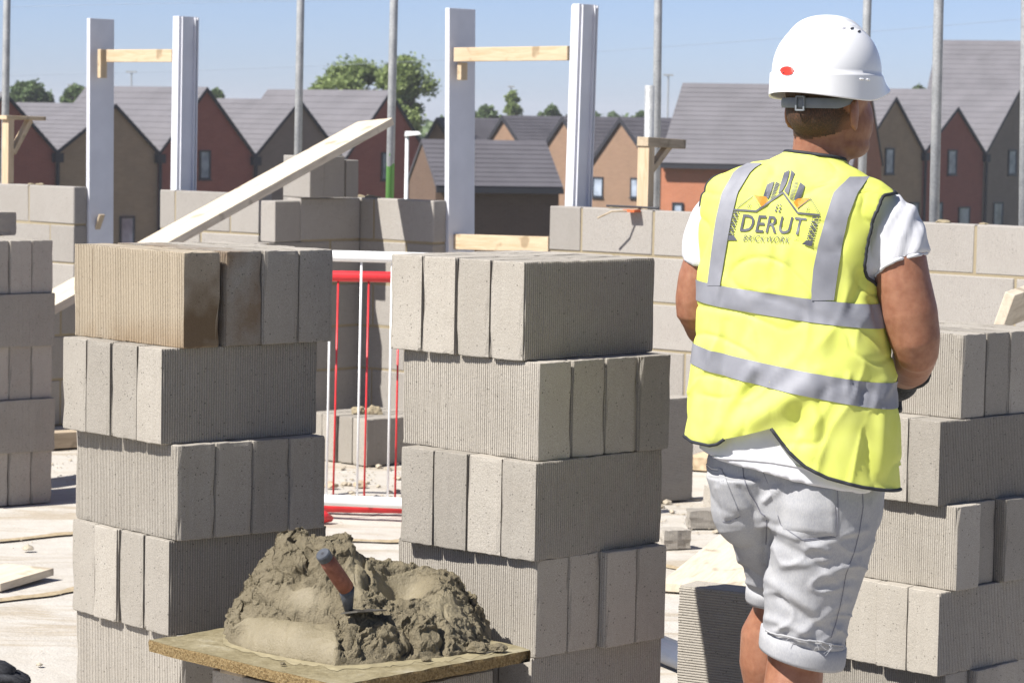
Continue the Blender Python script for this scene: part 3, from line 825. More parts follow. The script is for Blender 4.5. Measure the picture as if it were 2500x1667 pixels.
# ------------------------------------------------------------------ street lamp, far poles, wires
lp = at(994, 328, 48)
root = empty('street_lamp', (lp.x, lp.y, -5.2), 0, 'white street lamp column beyond the wall, beside the green pole', 'lamp')
MB().tube([Vector((0, 0, 0)), Vector((0, 0, lp.z+5.2))], [.045, .027], 12).build('column', M['white_paint'], root, smooth=True)
m_ = MB(); m_.prism([Vector((-.04, -.07, lp.z+5.16)), Vector((.24, -.06, lp.z+5.2)), Vector((.24, .06, lp.z+5.2)), Vector((-.04, .07, lp.z+5.16))],
                    [Vector((-.03, -.05, lp.z+5.25)), Vector((.2, -.04, lp.z+5.25)), Vector((.2, .04, lp.z+5.25)), Vector((-.03, .05, lp.z+5.25))])
m_.build('lantern', M['white_paint'], root, bevel=.01)
for (x, y, d, lab, w) in ((321, 176, 260, 'distant lamp column above the roofs between the two left posts', .5), (165*K, 196*K, 240, 'distant lamp column left of the leftmost white post', .35), (1632, 184, 230, 'distant lamp column right of the pine profile', .4), (1248, 212, 250, 'distant lamp column above the far trees', .3)):
    p = at(x, y, d); root = empty('distant_lamp', (p.x, p.y, HZ), 0, lab, 'lamp')
    h = p.z-HZ
    MB().tube([Vector((0, 0, 0)), Vector((0, 0, h))], .07, 6).build('column', M['galv'], root)
    MB().box((0, 0, h), (w*2, .3, .14)).build('lantern', M['galv'], root)
def wire(pts, d0, d1, label, r=.012):
    P_ = []
    n = len(pts)
    for i, (x, y) in enumerate(pts):
        P_.append(at(x, y, d0 + (d1-d0)*i/(n-1)))
    o = MB().tube(P_, r, 5).build('power_line', M['wire']); tag(o, label, 'power line', 'power lines across the sky')
M['wire'] = simple('wire_grey', (.27, .31, .38), .5)
wire([(-400, 196), (0, 186), (340, 178), (700, 165), (1085, 147), (1460, 127), (1900, 95), (2200, 72), (2500, 47), (2900, 10)], 170, 120, 'lower overhead power line crossing the whole sky')
wire([(-400, 26), (0, 18), (340, 10), (700, 3), (1000, -4)], 165, 150, 'upper overhead power line at the top left')

# ------------------------------------------------------------------ trees
def leafmat(name, a, b_):
    k = NT(name); f = k.noise(k.coord('Object'), .9, 4); r_ = k.noise(k.coord('Object'), 6, 2)
    c = k.mix(.5, k.ramp(f, [(.35, a), (.65, b_)]), k.ramp(r_, [(.3, tuple(x*.7 for x in a)), (.7, tuple(x*1.2 for x in b_))]))
    k.col(c).set(.55, 0, .3)
    k.p.inputs['Subsurface Weight'].default_value = 0
    tr = k.new('ShaderNodeBsdfTranslucent'); k.link(c, tr.inputs[0]); mx = k.new('ShaderNodeMixShader'); mx.inputs[0].default_value = .3
    k.link(k.p.outputs[0], mx.inputs[1]); k.link(tr.outputs[0], mx.inputs[2]); k.link(mx.outputs[0], k.n['Material Output'].inputs[0])
    return k.m
M['leaf'] = leafmat('leaf_green', (.16, .22, .065), (.31, .38, .14))
M['leaf2'] = leafmat('leaf_dark_green', (.09, .14, .055), (.16, .22, .09))
M['bark'] = simple('bark', (.09, .07, .05), .9, 0, .2, 8, .3)
def tree(label, d, px, ytop, ybase_px, wpx, seed, mat, nleaf=5200, leaf=.17, density=.62, base=None, trunk_show=True):
    rnd = random.Random(seed)
    c_ = at(px, ytop, d); s_ = FPX/d; h = c_.z - (HZ if base is None else base); rad = wpx/2/s_
    hc = (ybase_px-ytop)/s_
    root = empty('tree', (c_.x, c_.y, HZ if base is None else base), 0, label, 'tree', 'trees behind the houses')
    m_ = MB(); top = Vector((0, 0, h))
    m_.tube([Vector((0, 0, 0)), Vector((.1, 0, h-hc)), Vector((0, .1, h-hc*.3))], [.28, .2, .06], 8)
    clumps = []
    n = 46
    for i in range(n):
        a = rnd.uniform(0, 2*math.pi); u = rnd.random()**.5; zz = rnd.random()
        prof = math.sin(math.pi*min(1, (zz*.85+.15)))**.6
        p = Vector((math.cos(a)*rad*u*prof*.85, math.sin(a)*rad*u*prof*.85, h - hc*(1-zz)*.95 - rad*.12))
        clumps.append((p, rad*rnd.choice([.12, .17, .22, .3])*rnd.uniform(.8, 1.2)))
        m_.tube([Vector((0, 0, max(h-hc*1.05, p.z-rad*.8))), p*.6 + Vector((0, 0, p.z*.35)), p], [.07, .045, .015], 5)
    m_.build('trunk', M['bark'], root)
    vv = []; ff = []
    for i in range(nleaf):
        p, r_ = clumps[rnd.randrange(n)]
        q = Vector((rnd.gauss(0, 1), rnd.gauss(0, 1), rnd.gauss(0, .8))).normalized()*r_*rnd.random()**.55*rnd.choice([1, 1, 1.35]) + p
        a = Vector((rnd.uniform(-1, 1), rnd.uniform(-1, 1), rnd.uniform(-.6, .6))).normalized(); b_ = a.cross(Vector((rnd.uniform(-1, 1), rnd.uniform(-1, 1), rnd.uniform(-1, 1)))).normalized()
        l_ = leaf*rnd.uniform(.6, 1.35); k0 = len(vv)
        vv += [q - a*l_, q + b_*l_*.55, q + a*l_, q - b_*l_*.55]; ff.append((k0, k0+1, k0+2, k0+3))
    obj('crown', mesh('crown', vv, ff), mat, root)
    return root
tree('bushy green tree behind the left terrace, right of the green pole', 150, 985, 140, 330, 190, 31, M['leaf'], 26000, .105)
tree('bushy green tree behind the roofs, left of the green pole', 155, 862, 146, 265, 215, 32, M['leaf'], 26000, .105)
tree('round green tree at the far left above the roofs', 190, 70, 199, 262, 120, 33, M['leaf2'], 13500, .14)
tree('small green tree just left of the leftmost white post', 190, 182, 210, 262, 80, 34, M['leaf2'], 7500, .14)
tree('distant tree right of the third white post', 210, 1252, 222, 300, 52, 35, M['leaf'], 4500, .13)
tree('low distant tree beside the third white post', 210, 1188, 262, 310, 85, 36, M['leaf2'], 7500, .14)
tree('low distant tree left of the rightmost white post', 210, 1347, 260, 310, 70, 37, M['leaf2'], 6000, .14)
tree('low distant tree left of the short scaffold tube', 220, 1565, 273, 310, 55, 38, M['leaf2'], 3600, .14)
tree('distant treetop above the roofs right of the helmet', 230, 2245, 211, 260, 60, 39, M['leaf2'], 4500, .15)
tree('distant treetop peeping over the tall red gable', 190, 530, 218, 262, 40, 40, M['leaf2'], 2700, .14)
# far wood on the horizon
vv = []; ff = []; rnd = random.Random(3)
for i in range(26000):
    x = rnd.uniform(-300, 320); y = rnd.uniform(300, 330); z = HZ + rnd.random()**.8*(8.0 + 2.2*noise.noise((x*.06, 1, 0)))
    a = Vector((rnd.uniform(-1, 1), rnd.uniform(-1, 1), rnd.uniform(-.6, .6))).normalized(); b_ = a.cross(Vector((rnd.uniform(-1, 1), 1, rnd.uniform(-1, 1)))).normalized()
    l_ = rnd.uniform(.35, .8); k0 = len(vv); q = Vector((x, y, z)); vv += [q-a*l_, q+b_*l_*.7, q+a*l_, q-b_*l_*.7]; ff.append((k0, k0+1, k0+2, k0+3))
tag(obj('far_wood', mesh('far_wood', vv, ff), M['leaf2']), 'dark line of distant woodland on the horizon behind the houses', 'wood', None, 'stuff')
# ------------------------------------------------------------------ mortar board, mortar and trowel
ZB = .50
cL, cF, cR = on_ground(359, 1562, ZB), on_ground(826, 1673, ZB), on_ground(1306, 1584, ZB)
cB = cL + cR - cF
def ply():
    k = NT('plywood_board'); v = k.coord('Object'); f = k.noise(v, 9, 5, .65, .4); g = k.noise(v, 70, 4, .65)
    c = k.ramp(f, [(.3, (.15, .125, .065)), (.48, (.21, .178, .10)), (.6, (.28, .245, .155)), (.72, (.45, .42, .33))])
    c = k.mix(.45, c, k.ramp(g, [(.3, (.11, .085, .04)), (.6, (.27, .23, .14))]))
    k.col(c).set(.75, 0, .3); k.bump(g, .8, .004); return k.m
M['ply'] = ply()
k = NT('plywood_edge'); v = k.coord('Object'); g = k.noise(v, 190, 4, .7)
k.col(k.ramp(g, [(.3, (.12, .072, .028)), (.55, (.28, .2, .095)), (.75, (.40, .31, .17))])).set(.9, 0, .15); k.bump(g, 1, .008); M['ply_edge'] = k.m
rootb = empty('mortar_board', tuple((cL+cF+cR+cB)/4 - Vector((0, 0, .024))), 0, 'square plywood mortar board with worn edges in front of the stacks', 'board')
o0 = Vector(rootb.location)
N = 60; rows = []
ring = []
rnd = random.Random(2)
cs = [cL, cF, cR, cB]
for e in range(4):
    a, b_ = cs[e], cs[(e+1) % 4]; inn = ((cL+cR)/2 - (a+b_)/2).normalized()
    for i in range(N):
        t = i/N; p = a.lerp(b_, t)
        corner = min(t, 1-t)*N
        q = p + inn*(.004*noise.noise((p.x*30, p.y*30, 1)) + max(0, noise.noise((p.x*9, p.y*9, 5))-.1)*.02 + .006*math.exp(-corner/2.0)) - o0
        ring.append(q)
top = [Vector((p.x, p.y, .024 + .0015*noise.noise((p.x*20, p.y*20, 0)))) for p in ring]
bot = [Vector((p.x, p.y, 0)) for p in ring]
mid1 = [Vector((p.x*1.004, p.y*1.004, .019)) for p in ring]; mid0 = [Vector((p.x*1.002 + .003*noise.noise((p.x*80, p.y*80, 0)), p.y*1.002 + .003*noise.noise((p.x*80, p.y*80, 9)), .008)) for p in ring]
mb = MB(); mb.grid([bot, mid0, mid1, top], closed=True); nb = len(mb.v)
mb.f.append(tuple(range(len(ring))))
sheet = MB(); sheet.v = list(top); sheet.f = [tuple(range(len(top)))]
mb.build('edge', M['ply_edge'], rootb)
sheet.v = [p + Vector((0, 0, .0003)) for p in sheet.v]
sheet.build('face', M['ply'], rootb)
# bearers and supporting blocks under the board
ctr = (cL+cR+cF+cB)/4; axb = (cR-cF).normalized(); axc = (cL-cF).normalized()
for sgn in (-1, 1):
    c_ = ctr + Vector((.03, .09, 0)) + axc*.13*sgn; c_.z = .431 + .0225
    o_ = MB().box((0, 0, 0), (.5, .07, .044)).build('timber_bearer', M['timber_grey'], bevel=.003); o_.location = c_; o_.rotation_euler = (0, 0, math.atan2(axb.y, axb.x))
    tag(o_, f'timber bearer under the mortar board, the {"left" if sgn > 0 else "right"} one', 'timber')
rnd = random.Random(77)
oo = ctr + Vector((.03, .09, 0)) - axb*.22 - axc*.205
for li in range(2):
    a_ = math.atan2(axb.x, axb.y)
    layer(Vector((oo.x, oo.y, 0)), a_, 'lr'[li % 2], li*.2155, [.003, .004, .003], J0, None, 'pile under the mortar board', ['lower layer', 'upper layer'][li], 'blocks under the mortar board', rnd)
# heap
SIL = [(540, 1572), (548, 1545), (556, 1507), (580, 1480), (609, 1441), (622, 1399), (656, 1360), (690, 1322), (716, 1312), (796, 1306), (850, 1322), (866, 1352), (924, 1360), (979, 1363), (1030, 1380), (1081, 1399), (1111, 1424), (1149, 1471), (1162, 1505), (1180, 1535), (1205, 1568), (1232, 1590)]
def interp(tab, x):
    if x <= tab[0][0]: return tab[0][1]
    for (x0, y0), (x1, y1) in zip(tab, tab[1:]):
        if x <= x1: return y0 + (y1-y0)*(x-x0)/(x1-x0)
    return tab[-1][1]
FRONT = [(545, 1560), (565, 1572), (620, 1590), (700, 1606), (820, 1626), (900, 1622), (1000, 1612), (1100, 1604), (1190, 1588), (1225, 1586)]
D0 = 5.97   # depth of the heap's crest
nx, ny = 430, 270; rows = []; SMV = []
PROF = [(0, 0), (.05, .26), (.14, .43), (.24, .5), (.34, .64), (.46, .88), (.56, 1), (.68, .98), (.8, .78), (.92, .36), (1, 0)]
PROFL = [(0, 0), (.05, .06), (.14, .14), (.26, .2), (.33, .27), (.38, .52), (.46, .82), (.56, 1), (.68, .98), (.8, .78), (.92, .36), (1, 0)]
for j in range(ny+1):
    row = []
    for i in range(nx+1):
        px = 540 + (1230-540)*i/nx; t = j/ny
        f_ = on_ground(px, interp(FRONT, px), ZB); 
        zc = max(0, EYE + ray(px, interp(SIL, px)).z*(D0/ray(px, interp(SIL, px)).y) - ZB)
        y_ = f_.y + (D0 + .24 - f_.y)*t; x_ = ray(px, 1500).x/ray(px, 1500).y*y_
        edge = min(1, min(i, nx-i)/12); pxn = px + 26*noise.noise((x_*13, y_*13, 6)) + 10*noise.noise((x_*45, y_*45, 2))
        fl_ = max(0, min(1, (868-pxn)/50)); h = zc*(interp(PROF, t)*(1-fl_) + interp(PROFL, t)*fl_)*edge
        sm = 0.0
        # smooth trowelled roll in front left, broken off at its right end
        if t < .40:
            e1 = max(0, min(1, (px-556)/110)); e1 = e1*e1*(3-2*e1)*.25 + .75*math.sqrt(e1); e2 = max(0, min(1, (850-pxn)/36)); e2 = math.sqrt(max(0, 1-(1-e2)**2))
            w = e1*e2; rr_ = .165 + .02*noise.noise((px*.012, 3, 0))
            rh = (.060 + .008*noise.noise((px*.01, 0, 0)))*math.sqrt(max(0, 1-((t-.17)/rr_)**2))*w
            if rh > h - .004: sm = max(sm, min(1, (rh-h+.004)/.012)*min(1, max(0, (px-575)/30))*min(1, max(0, (830-pxn)/10)))
            h = max(h, rh)
        # scoop on the right of the handle
        dx, dt = (px-978)/66, (t-.52)/.14
        g = math.exp(-(dx*dx+dt*dt)); h -= .098*g; sm = max(sm, min(1, g*1.5))
        dx, dt = (px-872)/26, (t-.42)/.14; g = math.exp(-(dx*dx+dt*dt)); h += .02*g; sm = max(sm, g)
        dx, dt = (px-740)/60, (t-.36)/.03; g = math.exp(-(dx*dx+dt*dt)); h += .012*g; sm = max(sm, min(1, g*1.1))
        dx, dt = (px-1090)/50, (t-.30)/.12; g = math.exp(-(dx*dx+dt*dt)); h += .010*g; sm = max(sm, min(.9, g*1.2))
        dx, dt = (px-605)/40, (t-.24)/.10; g = math.exp(-(dx*dx+dt*dt)); h += .015*g; sm = max(sm, min(1, g*1.3))
        P = Vector((x_, y_, 0)); s1 = noise.noise((x_*16, y_*16, h*16+2)); s2 = noise.noise((x_*42, y_*42, h*42)); s3 = abs(noise.noise((x_*95, y_*95, h*95))); s4 = noise.noise((x_*230, y_*230, h*200))
        am = (1-.93*min(1, sm))*min(1, h/.02)
        # creases: sharp valleys between lumps
        cr_ = abs(noise.noise((x_*11+3, y_*11, h*14)))
        s5 = noise.noise((x_*520, y_*520, h*480)); h += am*(.022*s1 + .0125*s2 + .006*(s3-.25) + .0042*s4 + .0022*s5 - .028*max(0, .12-cr_)/.12) + (1-am)*min(1, h/.02)*(.0006*s4 + .0022*noise.noise((x_*22, y_*60, 0)))
        SMV.append(.93*min(1, sm))
        dxx = am*(.014*noise.noise((x_*30, y_*30+7, h*30)) + .006*noise.noise((x_*90, y_*90+7, h*90)) + .0022*noise.noise((x_*220, 4, h*220)))
        dyy = am*(.014*noise.noise((x_*30+9, y_*30, h*30)) + .006*noise.noise((x_*90+9, y_*90, h*90)) + .0022*noise.noise((3, y_*220, h*220)))
        row.append(Vector((x_+dxx, y_+dyy, ZB + .001 + max(0, h) if edge > 0 and 0 < t < 1 else ZB+.0005)))
    rows.append(row)
HR = rows
k = NT('fresh_mortar'); v = k.coord('Object'); f = k.noise(v, 12, 5, .6); g = k.noise(v, 260, 4, .7)
c = k.mix(.35, k.ramp(f, [(.3, (.15, .124, .074)), (.55, (.22, .185, .118)), (.75, (.275, .236, .158))]), k.ramp(g, [(.3, (.13, .105, .062)), (.65, (.275, .235, .155))]))
vo_ = k.noise(v, 130, 4, .75); at_ = k.new('ShaderNodeAttribute', attribute_name='paste'); pf = at_.outputs['Fac']
c = k.mix(pf, k.mix(.2, c, (.10, .08, .045)), k.mix(.25, c, (.27, .235, .155)))
k.col(c).set(.62, 0, .35); k.link(k.math('SUBTRACT', .72, k.math('MULTIPLY', pf, .3)), k.p.inputs['Roughness'])
rough_ = k.math('MULTIPLY', k.math('ADD', g, k.math('MULTIPLY', vo_, 1.3)), k.math('SUBTRACT', 1.0, k.math('MULTIPLY', pf, .75)))
k.bump(rough_, .9, .0042); M['fresh_mortar'] = k.m
hm = MB().grid(rows); hm.f = [f for f in hm.f if max(hm.v[i].z for i in f) > ZB+.0025]
hp = hm.build('mortar_heap', M['fresh_mortar'], smooth=True, origin=(ctr.x, ctr.y, ZB))
att = hp.data.color_attributes.new('paste', 'FLOAT_COLOR', 'POINT')
for i_, v_ in enumerate(SMV): att.data[i_].color = (v_, v_, v_, 1)
tag(hp, 'heap of fresh tan mortar on the plywood board, scooped and rough', 'mortar')
# wet slurry around the foot of the heap
vv = []
for i in range(90):
    px = 545 + 670*i/89; p = on_ground(px, interp(FRONT, px) + 8 + 9*noise.noise((px*.03, 0, 0)) + 4*noise.noise((px*.11, 0, 0)), ZB + .0011); q = on_ground(px, interp(FRONT, px) - 14, ZB + .0016); vv.append((p, q))
sl = MB().grid([[a for a, b_ in vv], [b_ for a, b_ in vv]]).build('slurry', simple('mortar_slurry', (.33, .285, .175), .3, 0, .5, 40, .2), hp)
sl.location = -Vector(hp.location)
for i, (px, py, r_) in enumerate(((1085, 1592, .016), (1165, 1590, .022), (1215, 1588, .018), (1040, 1612, .010), (690, 1622, .006))):
    lump('mortar_lump', on_ground(px, py, ZB+.003) + Vector((0, 0, r_*.25)), r_, M['fresh_mortar'], ['small crumb of mortar on the board edge left of the corner', 'large mortar crumb near the right corner of the board', 'mortar crumb at the right tip of the board', 'tiny mortar crumb in front of the heap', 'tiny mortar crumb at the front left of the board'][i], 'mortar', .7, i*5, 3)
# trowel
tb = at(787, 1350, 5.66); tn = at(846, 1436, 5.72); tk = at(851, 1487, 5.745)
rt = empty('trowel', tuple(at(850, 1492, 5.75)), 0, 'brick trowel with brown leather handle stuck in the mortar heap', 'trowel'); o0 = Vector(rt.location)
k = NT('leather_grip'); f = k.noise(k.coord('Object'), 60, 4, .6); k.col(k.ramp(f, [(.3, (.15, .055, .035)), (.6, (.24, .095, .065)), (.8, (.33, .19, .14))])).set(.7, 0, .3); k.bump(f, .3, .002); M['grip'] = k.m
M['rubber'] = simple('dark_rubber', (.055, .062, .075), .55, 0, .4, 60, .4)
M['steel'] = simple('trowel_steel', (.16, .15, .13), .45, .7, .5, 30, .4)
dv = (tn-tb).normalized()
MB().tube([tb+dv*.014-o0, tb.lerp(tn, .3)-o0, tb.lerp(tn, .7)-o0, tn-dv*.002-o0], [.0145, .0165, .0172, .0165], 20).build('grip', M['grip'], rt, smooth=True)
cap = MB().tube([tb-o0, tb+dv*.003-o0, tb+dv*.016-o0], [.0135, .0155, .0155], 20).build('end_cap', M['rubber'], rt, smooth=False)
MB().tube([tb-dv*.0006-o0, tb-dv*.0002-o0], [.0035, .0035], 12).build('hole', M['black'], cap)
MB().tube([tn-o0, tn.lerp(tk, .5)-o0, tk-o0], [.0165, .0125, .009], 16).build('ferrule', M['rubber'], rt, smooth=True)
nk = at(848, 1494, 5.75)
MB().tube([tk-o0, (tk+nk)/2-o0, nk-o0, at(880, 1493, 5.77)-o0], [.007, .0075, .0085, .005], 12).build('shank', M['steel'], rt, smooth=True)
bl_ = [at(832, 1497, 5.73), at(872, 1493, 5.69), at(926, 1490, 5.74), at(945, 1489, 5.79), at(900, 1486, 5.80), at(858, 1488, 5.80)]
MB().prism([p-o0-Vector((0, 0, .0012)) for p in bl_], [p-o0+Vector((0, 0, .0012)) for p in bl_]).build('blade', M['steel'], rt)

# ------------------------------------------------------------------ things lying on the slab
def chunk(p, size, seed, label, rz=0, mesh_src=None):
    bm = bmesh.new(); bmesh.ops.create_cube(bm, size=1); bmesh.ops.subdivide_edges(bm, edges=list(bm.edges), cuts=5, use_grid_fill=True)
    for v in bm.verts:
        c_ = v.co.copy(); n_ = noise.noise(c_*2.3 + Vector((seed, 0, 0))); n2 = noise.noise(c_*7 + Vector((0, seed, 0)))
        m_ = max(abs(c_.x), abs(c_.y))
        k_ = 1 - .16*(abs(c_.x)*abs(c_.y)*4)*(.5+n_) - .05*n2
        v.co = Vector((c_.x*size[0]*k_, c_.y*size[1]*k_, (c_.z+.5)*size[2]*(1+.12*n_*(c_.z+.5))))
    me = bpy.data.meshes.new('broken_block'); bm.to_mesh(me); bm.free()
    o = obj('broken_block', me, M['block']); o.location = p; o.rotation_euler = (0, 0, rz); tag(o, label, 'block'); return o
chunk(on_ground(1728, 1285), (.17, .12, .068), 3, 'flat broken piece of ribbed block on the slab behind the worker\'s leg', .1)
chunk(on_ground(1640, 1335), (.12, .10, .07), 8, 'small broken block corner on the slab right of the right stack', .4)
chunk(on_ground(1742, 1238), (.05, .08, .09), 12, 'small grey block fragment left of the worker\'s thigh', .8)
def ground_board(name, label, a, b_, w, th, mat, tilt=0):
    a = Vector(a); b_ = Vector(b_); d_ = b_-a
    o = MB().box((0, 0, th/2), (d_.length, w, th)).build(name, mat, bevel=.002); c_ = (a+b_)/2
    o.location = (c_.x, c_.y, .004); o.rotation_euler = (0, -math.asin(max(-1, min(1, tilt/d_.length))), math.atan2(d_.y, d_.x)); 
    if tilt: o.location.z = tilt/2 + .004
    tag(o, label, 'board'); return o
ground_board('loose_board', 'short pale board lying on the slab at the left edge', on_ground(-60, 1440), on_ground(72, 1408), .2, .026, M['plank'], .01)
ground_board('loose_board', 'pale board propped on the slab behind the worker\'s knees', on_ground(1715, 1452), on_ground(1880, 1340), .3, .03, M['plank'], .05)
ground_board('timber_length', 'timber length lying at the foot of the low shaded wall', on_ground(90, 1096), on_ground(230, 1088), .1, .075, M['timber_grey'])
ground_board('timber_length', 'timber offcut on the slab left of the worker\'s hip', on_ground(1700, 1150), on_ground(1790, 1120), .1, .06, M['pine'])
# white plank end leaning by the right-hand stack
low = at(2450, 801, 7.86); low.z = 1.10; b_ = at(2640, 690, 8.6)
tag(beam('leaning_board', None, None, low, b_, .03, .1, M['plank'], up=(.2, -.3, .9)), 'pale board resting on the stack at the right edge', 'board')
# grey plastic pipe
k = NT('grey_plastic_pipe'); k.col((.085, .095, .12)).set(.35, 0, .5); M['pipe'] = k.m
p0, p1 = on_ground(1598, 1612), on_ground(1790, 1690); d_ = (p1-p0).normalized(); L_ = .55
rt = empty('plastic_pipe', tuple(p0 + Vector((0, 0, 0))), 0, 'short grey plastic pipe lying on the slab right of the right stack', 'pipe')
m_ = MB(); r_o, r_i = .040, .036; n = 24; o0 = Vector((0, 0, r_o+.004)); sd = d_.cross(Vector((0, 0, 1)))
def circ(t, r_, skew): return [o0 + d_*(t + skew*math.sin(2*math.pi*i/n)*.03) + sd*math.cos(2*math.pi*i/n)*r_ + Vector((0, 0, 1))*math.sin(2*math.pi*i/n)*r_ for i in range(n)]
m_.grid([circ(0, r_i, 1), circ(0, r_o, 1), circ(L_, r_o, 0), circ(L_, r_i, 0), circ(0, r_i, 1)], closed=True)
m_.build('tube', M['pipe'], rt, smooth=True)
# dark work glove at the lower left corner
gp = on_ground(6, 1676); rt = empty('work_glove', tuple(gp), 0, 'black work glove with orange trim in the lower left corner', 'glove')
M['glove'] = simple('black_glove', (.022, .023, .027), .75, 0, .3, 160, .6, (.6, .003)); M['orange'] = simple('orange_trim', (.65, .16, .02), .6)
m_ = MB()
m_.tube([Vector((-.16, .03, .03)), Vector((-.06, .01, .035)), Vector((0, 0, .032)), Vector((.03, -.005, .028))], [.04, .045, .042, .03], 14)
for i, (yy, l_) in enumerate(((-.035, .055), (-.012, .07), (.012, .065), (.034, .05))):
    m_.tube([Vector((.0, yy, .03)), Vector((.035, yy*1.15, .03)), Vector((.03+l_*.6, yy*1.2, .018)), Vector((.02+l_*.8, yy*1.2, .012))], [.014, .0125, .011, .007], 10)
m_.tube([Vector((-.08, -.04, .03)), Vector((-.03, -.07, .03)), Vector((.005, -.08, .018))], [.017, .014, .009], 10)
m_.build('shell', M['glove'], rt, smooth=True)
MB().tube([Vector((-.12, .022, .033)), Vector((-.105, .02, .033))], [.046, .046], 14).build('trim', M['orange'], rt, smooth=True)
# crumbs and grit scattered over the slab
rnd = random.Random(44); vv = []; ff = []
ico = bmesh.new(); bmesh.ops.create_icosphere(ico, subdivisions=1, radius=1); iv = [v.co.copy() for v in ico.verts]; ifc = [[v.index for v in f.verts] for f in ico.faces]; ico.free()
def grit(x, y, r_, z=0):
    k0 = len(vv); sx_, sy_, sz_ = rnd.uniform(.7, 1.4), rnd.uniform(.7, 1.4), rnd.uniform(.4, .9)
    for c_ in iv:
        n_ = 1 + .4*noise.noise(c_*2 + Vector((x*7, y*7, 0))); vv.append(Vector((x + c_.x*r_*sx_*n_, y + c_.y*r_*sy_*n_, z + max(-.2, c_.z)*r_*sz_*n_)))
    ff.extend([tuple(k0+i for i in f) for f in ifc])
for i in range(900):
    x, y = rnd.uniform(-3.2, 3.4), rnd.uniform(6.5, 14.5)
    if noise.noise((x*1.1, y*1.1, 4)) < -.05 and rnd.random() < .8: continue
    grit(x, y, rnd.choice([.003, .004, .005, .008]) * rnd.uniform(.6, 1.3))
for i in range(90):
    p = on_ground(rnd.uniform(800, 1000), rnd.uniform(1128, 1230)); grit(p.x, p.y, rnd.choice([.004, .005, .007, .016])*rnd.uniform(.7, 1.2))
for i in range(60):
    p = on_ground(rnd.uniform(1610, 1760), rnd.uniform(1215, 1300)); grit(p.x, p.y, rnd.choice([.004, .005, .008, .018])*rnd.uniform(.7, 1.2))
for i in range(60):
    p = on_ground(rnd.uniform(0, 190), rnd.uniform(1085, 1180)); grit(p.x, p.y, rnd.choice([.004, .005, .008])*rnd.uniform(.7, 1.2))
M['crumb'] = simple('dry_mortar_crumb', (.40, .35, .27), .95, 0, .1, 30, .3)
tag(obj('grit', mesh('grit', vv, ff), M['crumb']), 'scattered dry mortar crumbs and grit on the concrete slab', 'grit', None, 'stuff')
# thin sand ridges left on the slab
for i, (pts, w) in enumerate((([(-60, 1470), (40, 1460), (110, 1452), (190, 1438), (300, 1425)], .035), ([(-60, 1325), (60, 1314), (150, 1303), (260, 1296)], .03), ([(1590, 1375), (1660, 1388), (1720, 1380), (1800, 1392)], .03), ([(760, 1330), (850, 1318), (960, 1322), (1050, 1310)], .03))):
    P_ = [on_ground(*p) for p in pts]; L_, R_, T_ = [], [], []
    for j in range(61):
        t = j/60*(len(P_)-1); k_ = min(int(t), len(P_)-2); p = P_[k_].lerp(P_[k_+1], t-k_); d_ = (P_[k_+1]-P_[k_]).normalized(); n_ = Vector((-d_.y, d_.x, 0)); ww = w*(1 + .9*noise.noise((p.x*9, p.y*9, i)))
        L_.append(Vector((p.x, p.y, .001)) + n_*ww); R_.append(Vector((p.x, p.y, .001)) - n_*ww*.8); T_.append(Vector((p.x, p.y, .006 + .004*noise.noise((p.x*20, p.y*20, 3)))) + n_*ww*.1)
    tag(MB().grid([L_, T_, R_]).build('sand_ridge', M['crumb_sand'] if 'crumb_sand' in M else M.setdefault('crumb_sand', simple('loose_sand', (.36, .29, .19), .95, 0, .1, 60, .25)), None, True), ['thin line of loose sand on the slab beside the pale board', 'thin line of loose sand behind the pale board', 'thin line of loose sand right of the right stack', 'thin line of loose sand between the stacks'][i], 'sand', None, 'stuff')
for i, (px, py, r_, lab) in enumerate(((68, 1342, .022, 'dried mortar lump on the slab left of the left stack'), (808, 1190, .03, 'dark stone by the barrier rods'), (880, 1188, .03, 'dark stone behind the white barrier rod'))):
    lump('mortar_lump', on_ground(px, py) + Vector((0, 0, r_*.2)), r_, M['crumb'] if i == 0 else M['timber_grey'], lab, 'lump', .7, i*3+1)
# mortar spilled on top of the low row of blocks
for i, (px, py, r_, lab) in enumerate(((875, 1004, .045, 'left mortar heap dropped on the low block row'), (912, 998, .05, 'right mortar heap dropped on the low block row'))):
    p = at(px, py+14, 13.25); p.z = .215; lump('mortar_lump', p + Vector((0, 0, .006)), r_*.8, M['mortar'], lab, 'mortar', .8, 20+i, 3)
# flecks of mortar squeezed out along the wall tops
for i, (px, zz) in enumerate(((75, -.012), (98, -.012), (905, 0), (922, 0), (880, 0), (2305, 0), (2403, 0), (1500, 0))):
    p = wallpt(px, 500, .05); lump('mortar_lump', Vector((p.x, p.y, ZT+zz+.002)), .02 + .008*(i % 3), M['mortar'], ['mortar fleck on the left wall top, near the joint', 'mortar fleck on the left wall top, right of the joint', 'mortar fleck on the wall top left of the green pole', 'mortar fleck beside the green pole on the wall top', 'mortar fleck at the inner corner of the wall top', 'mortar fleck on the wall top right of the thick pole', 'mortar fleck on the wall top near the right edge', 'mortar fleck on the wall top left of the wire'][i], 'mortar', .35, 30+i)
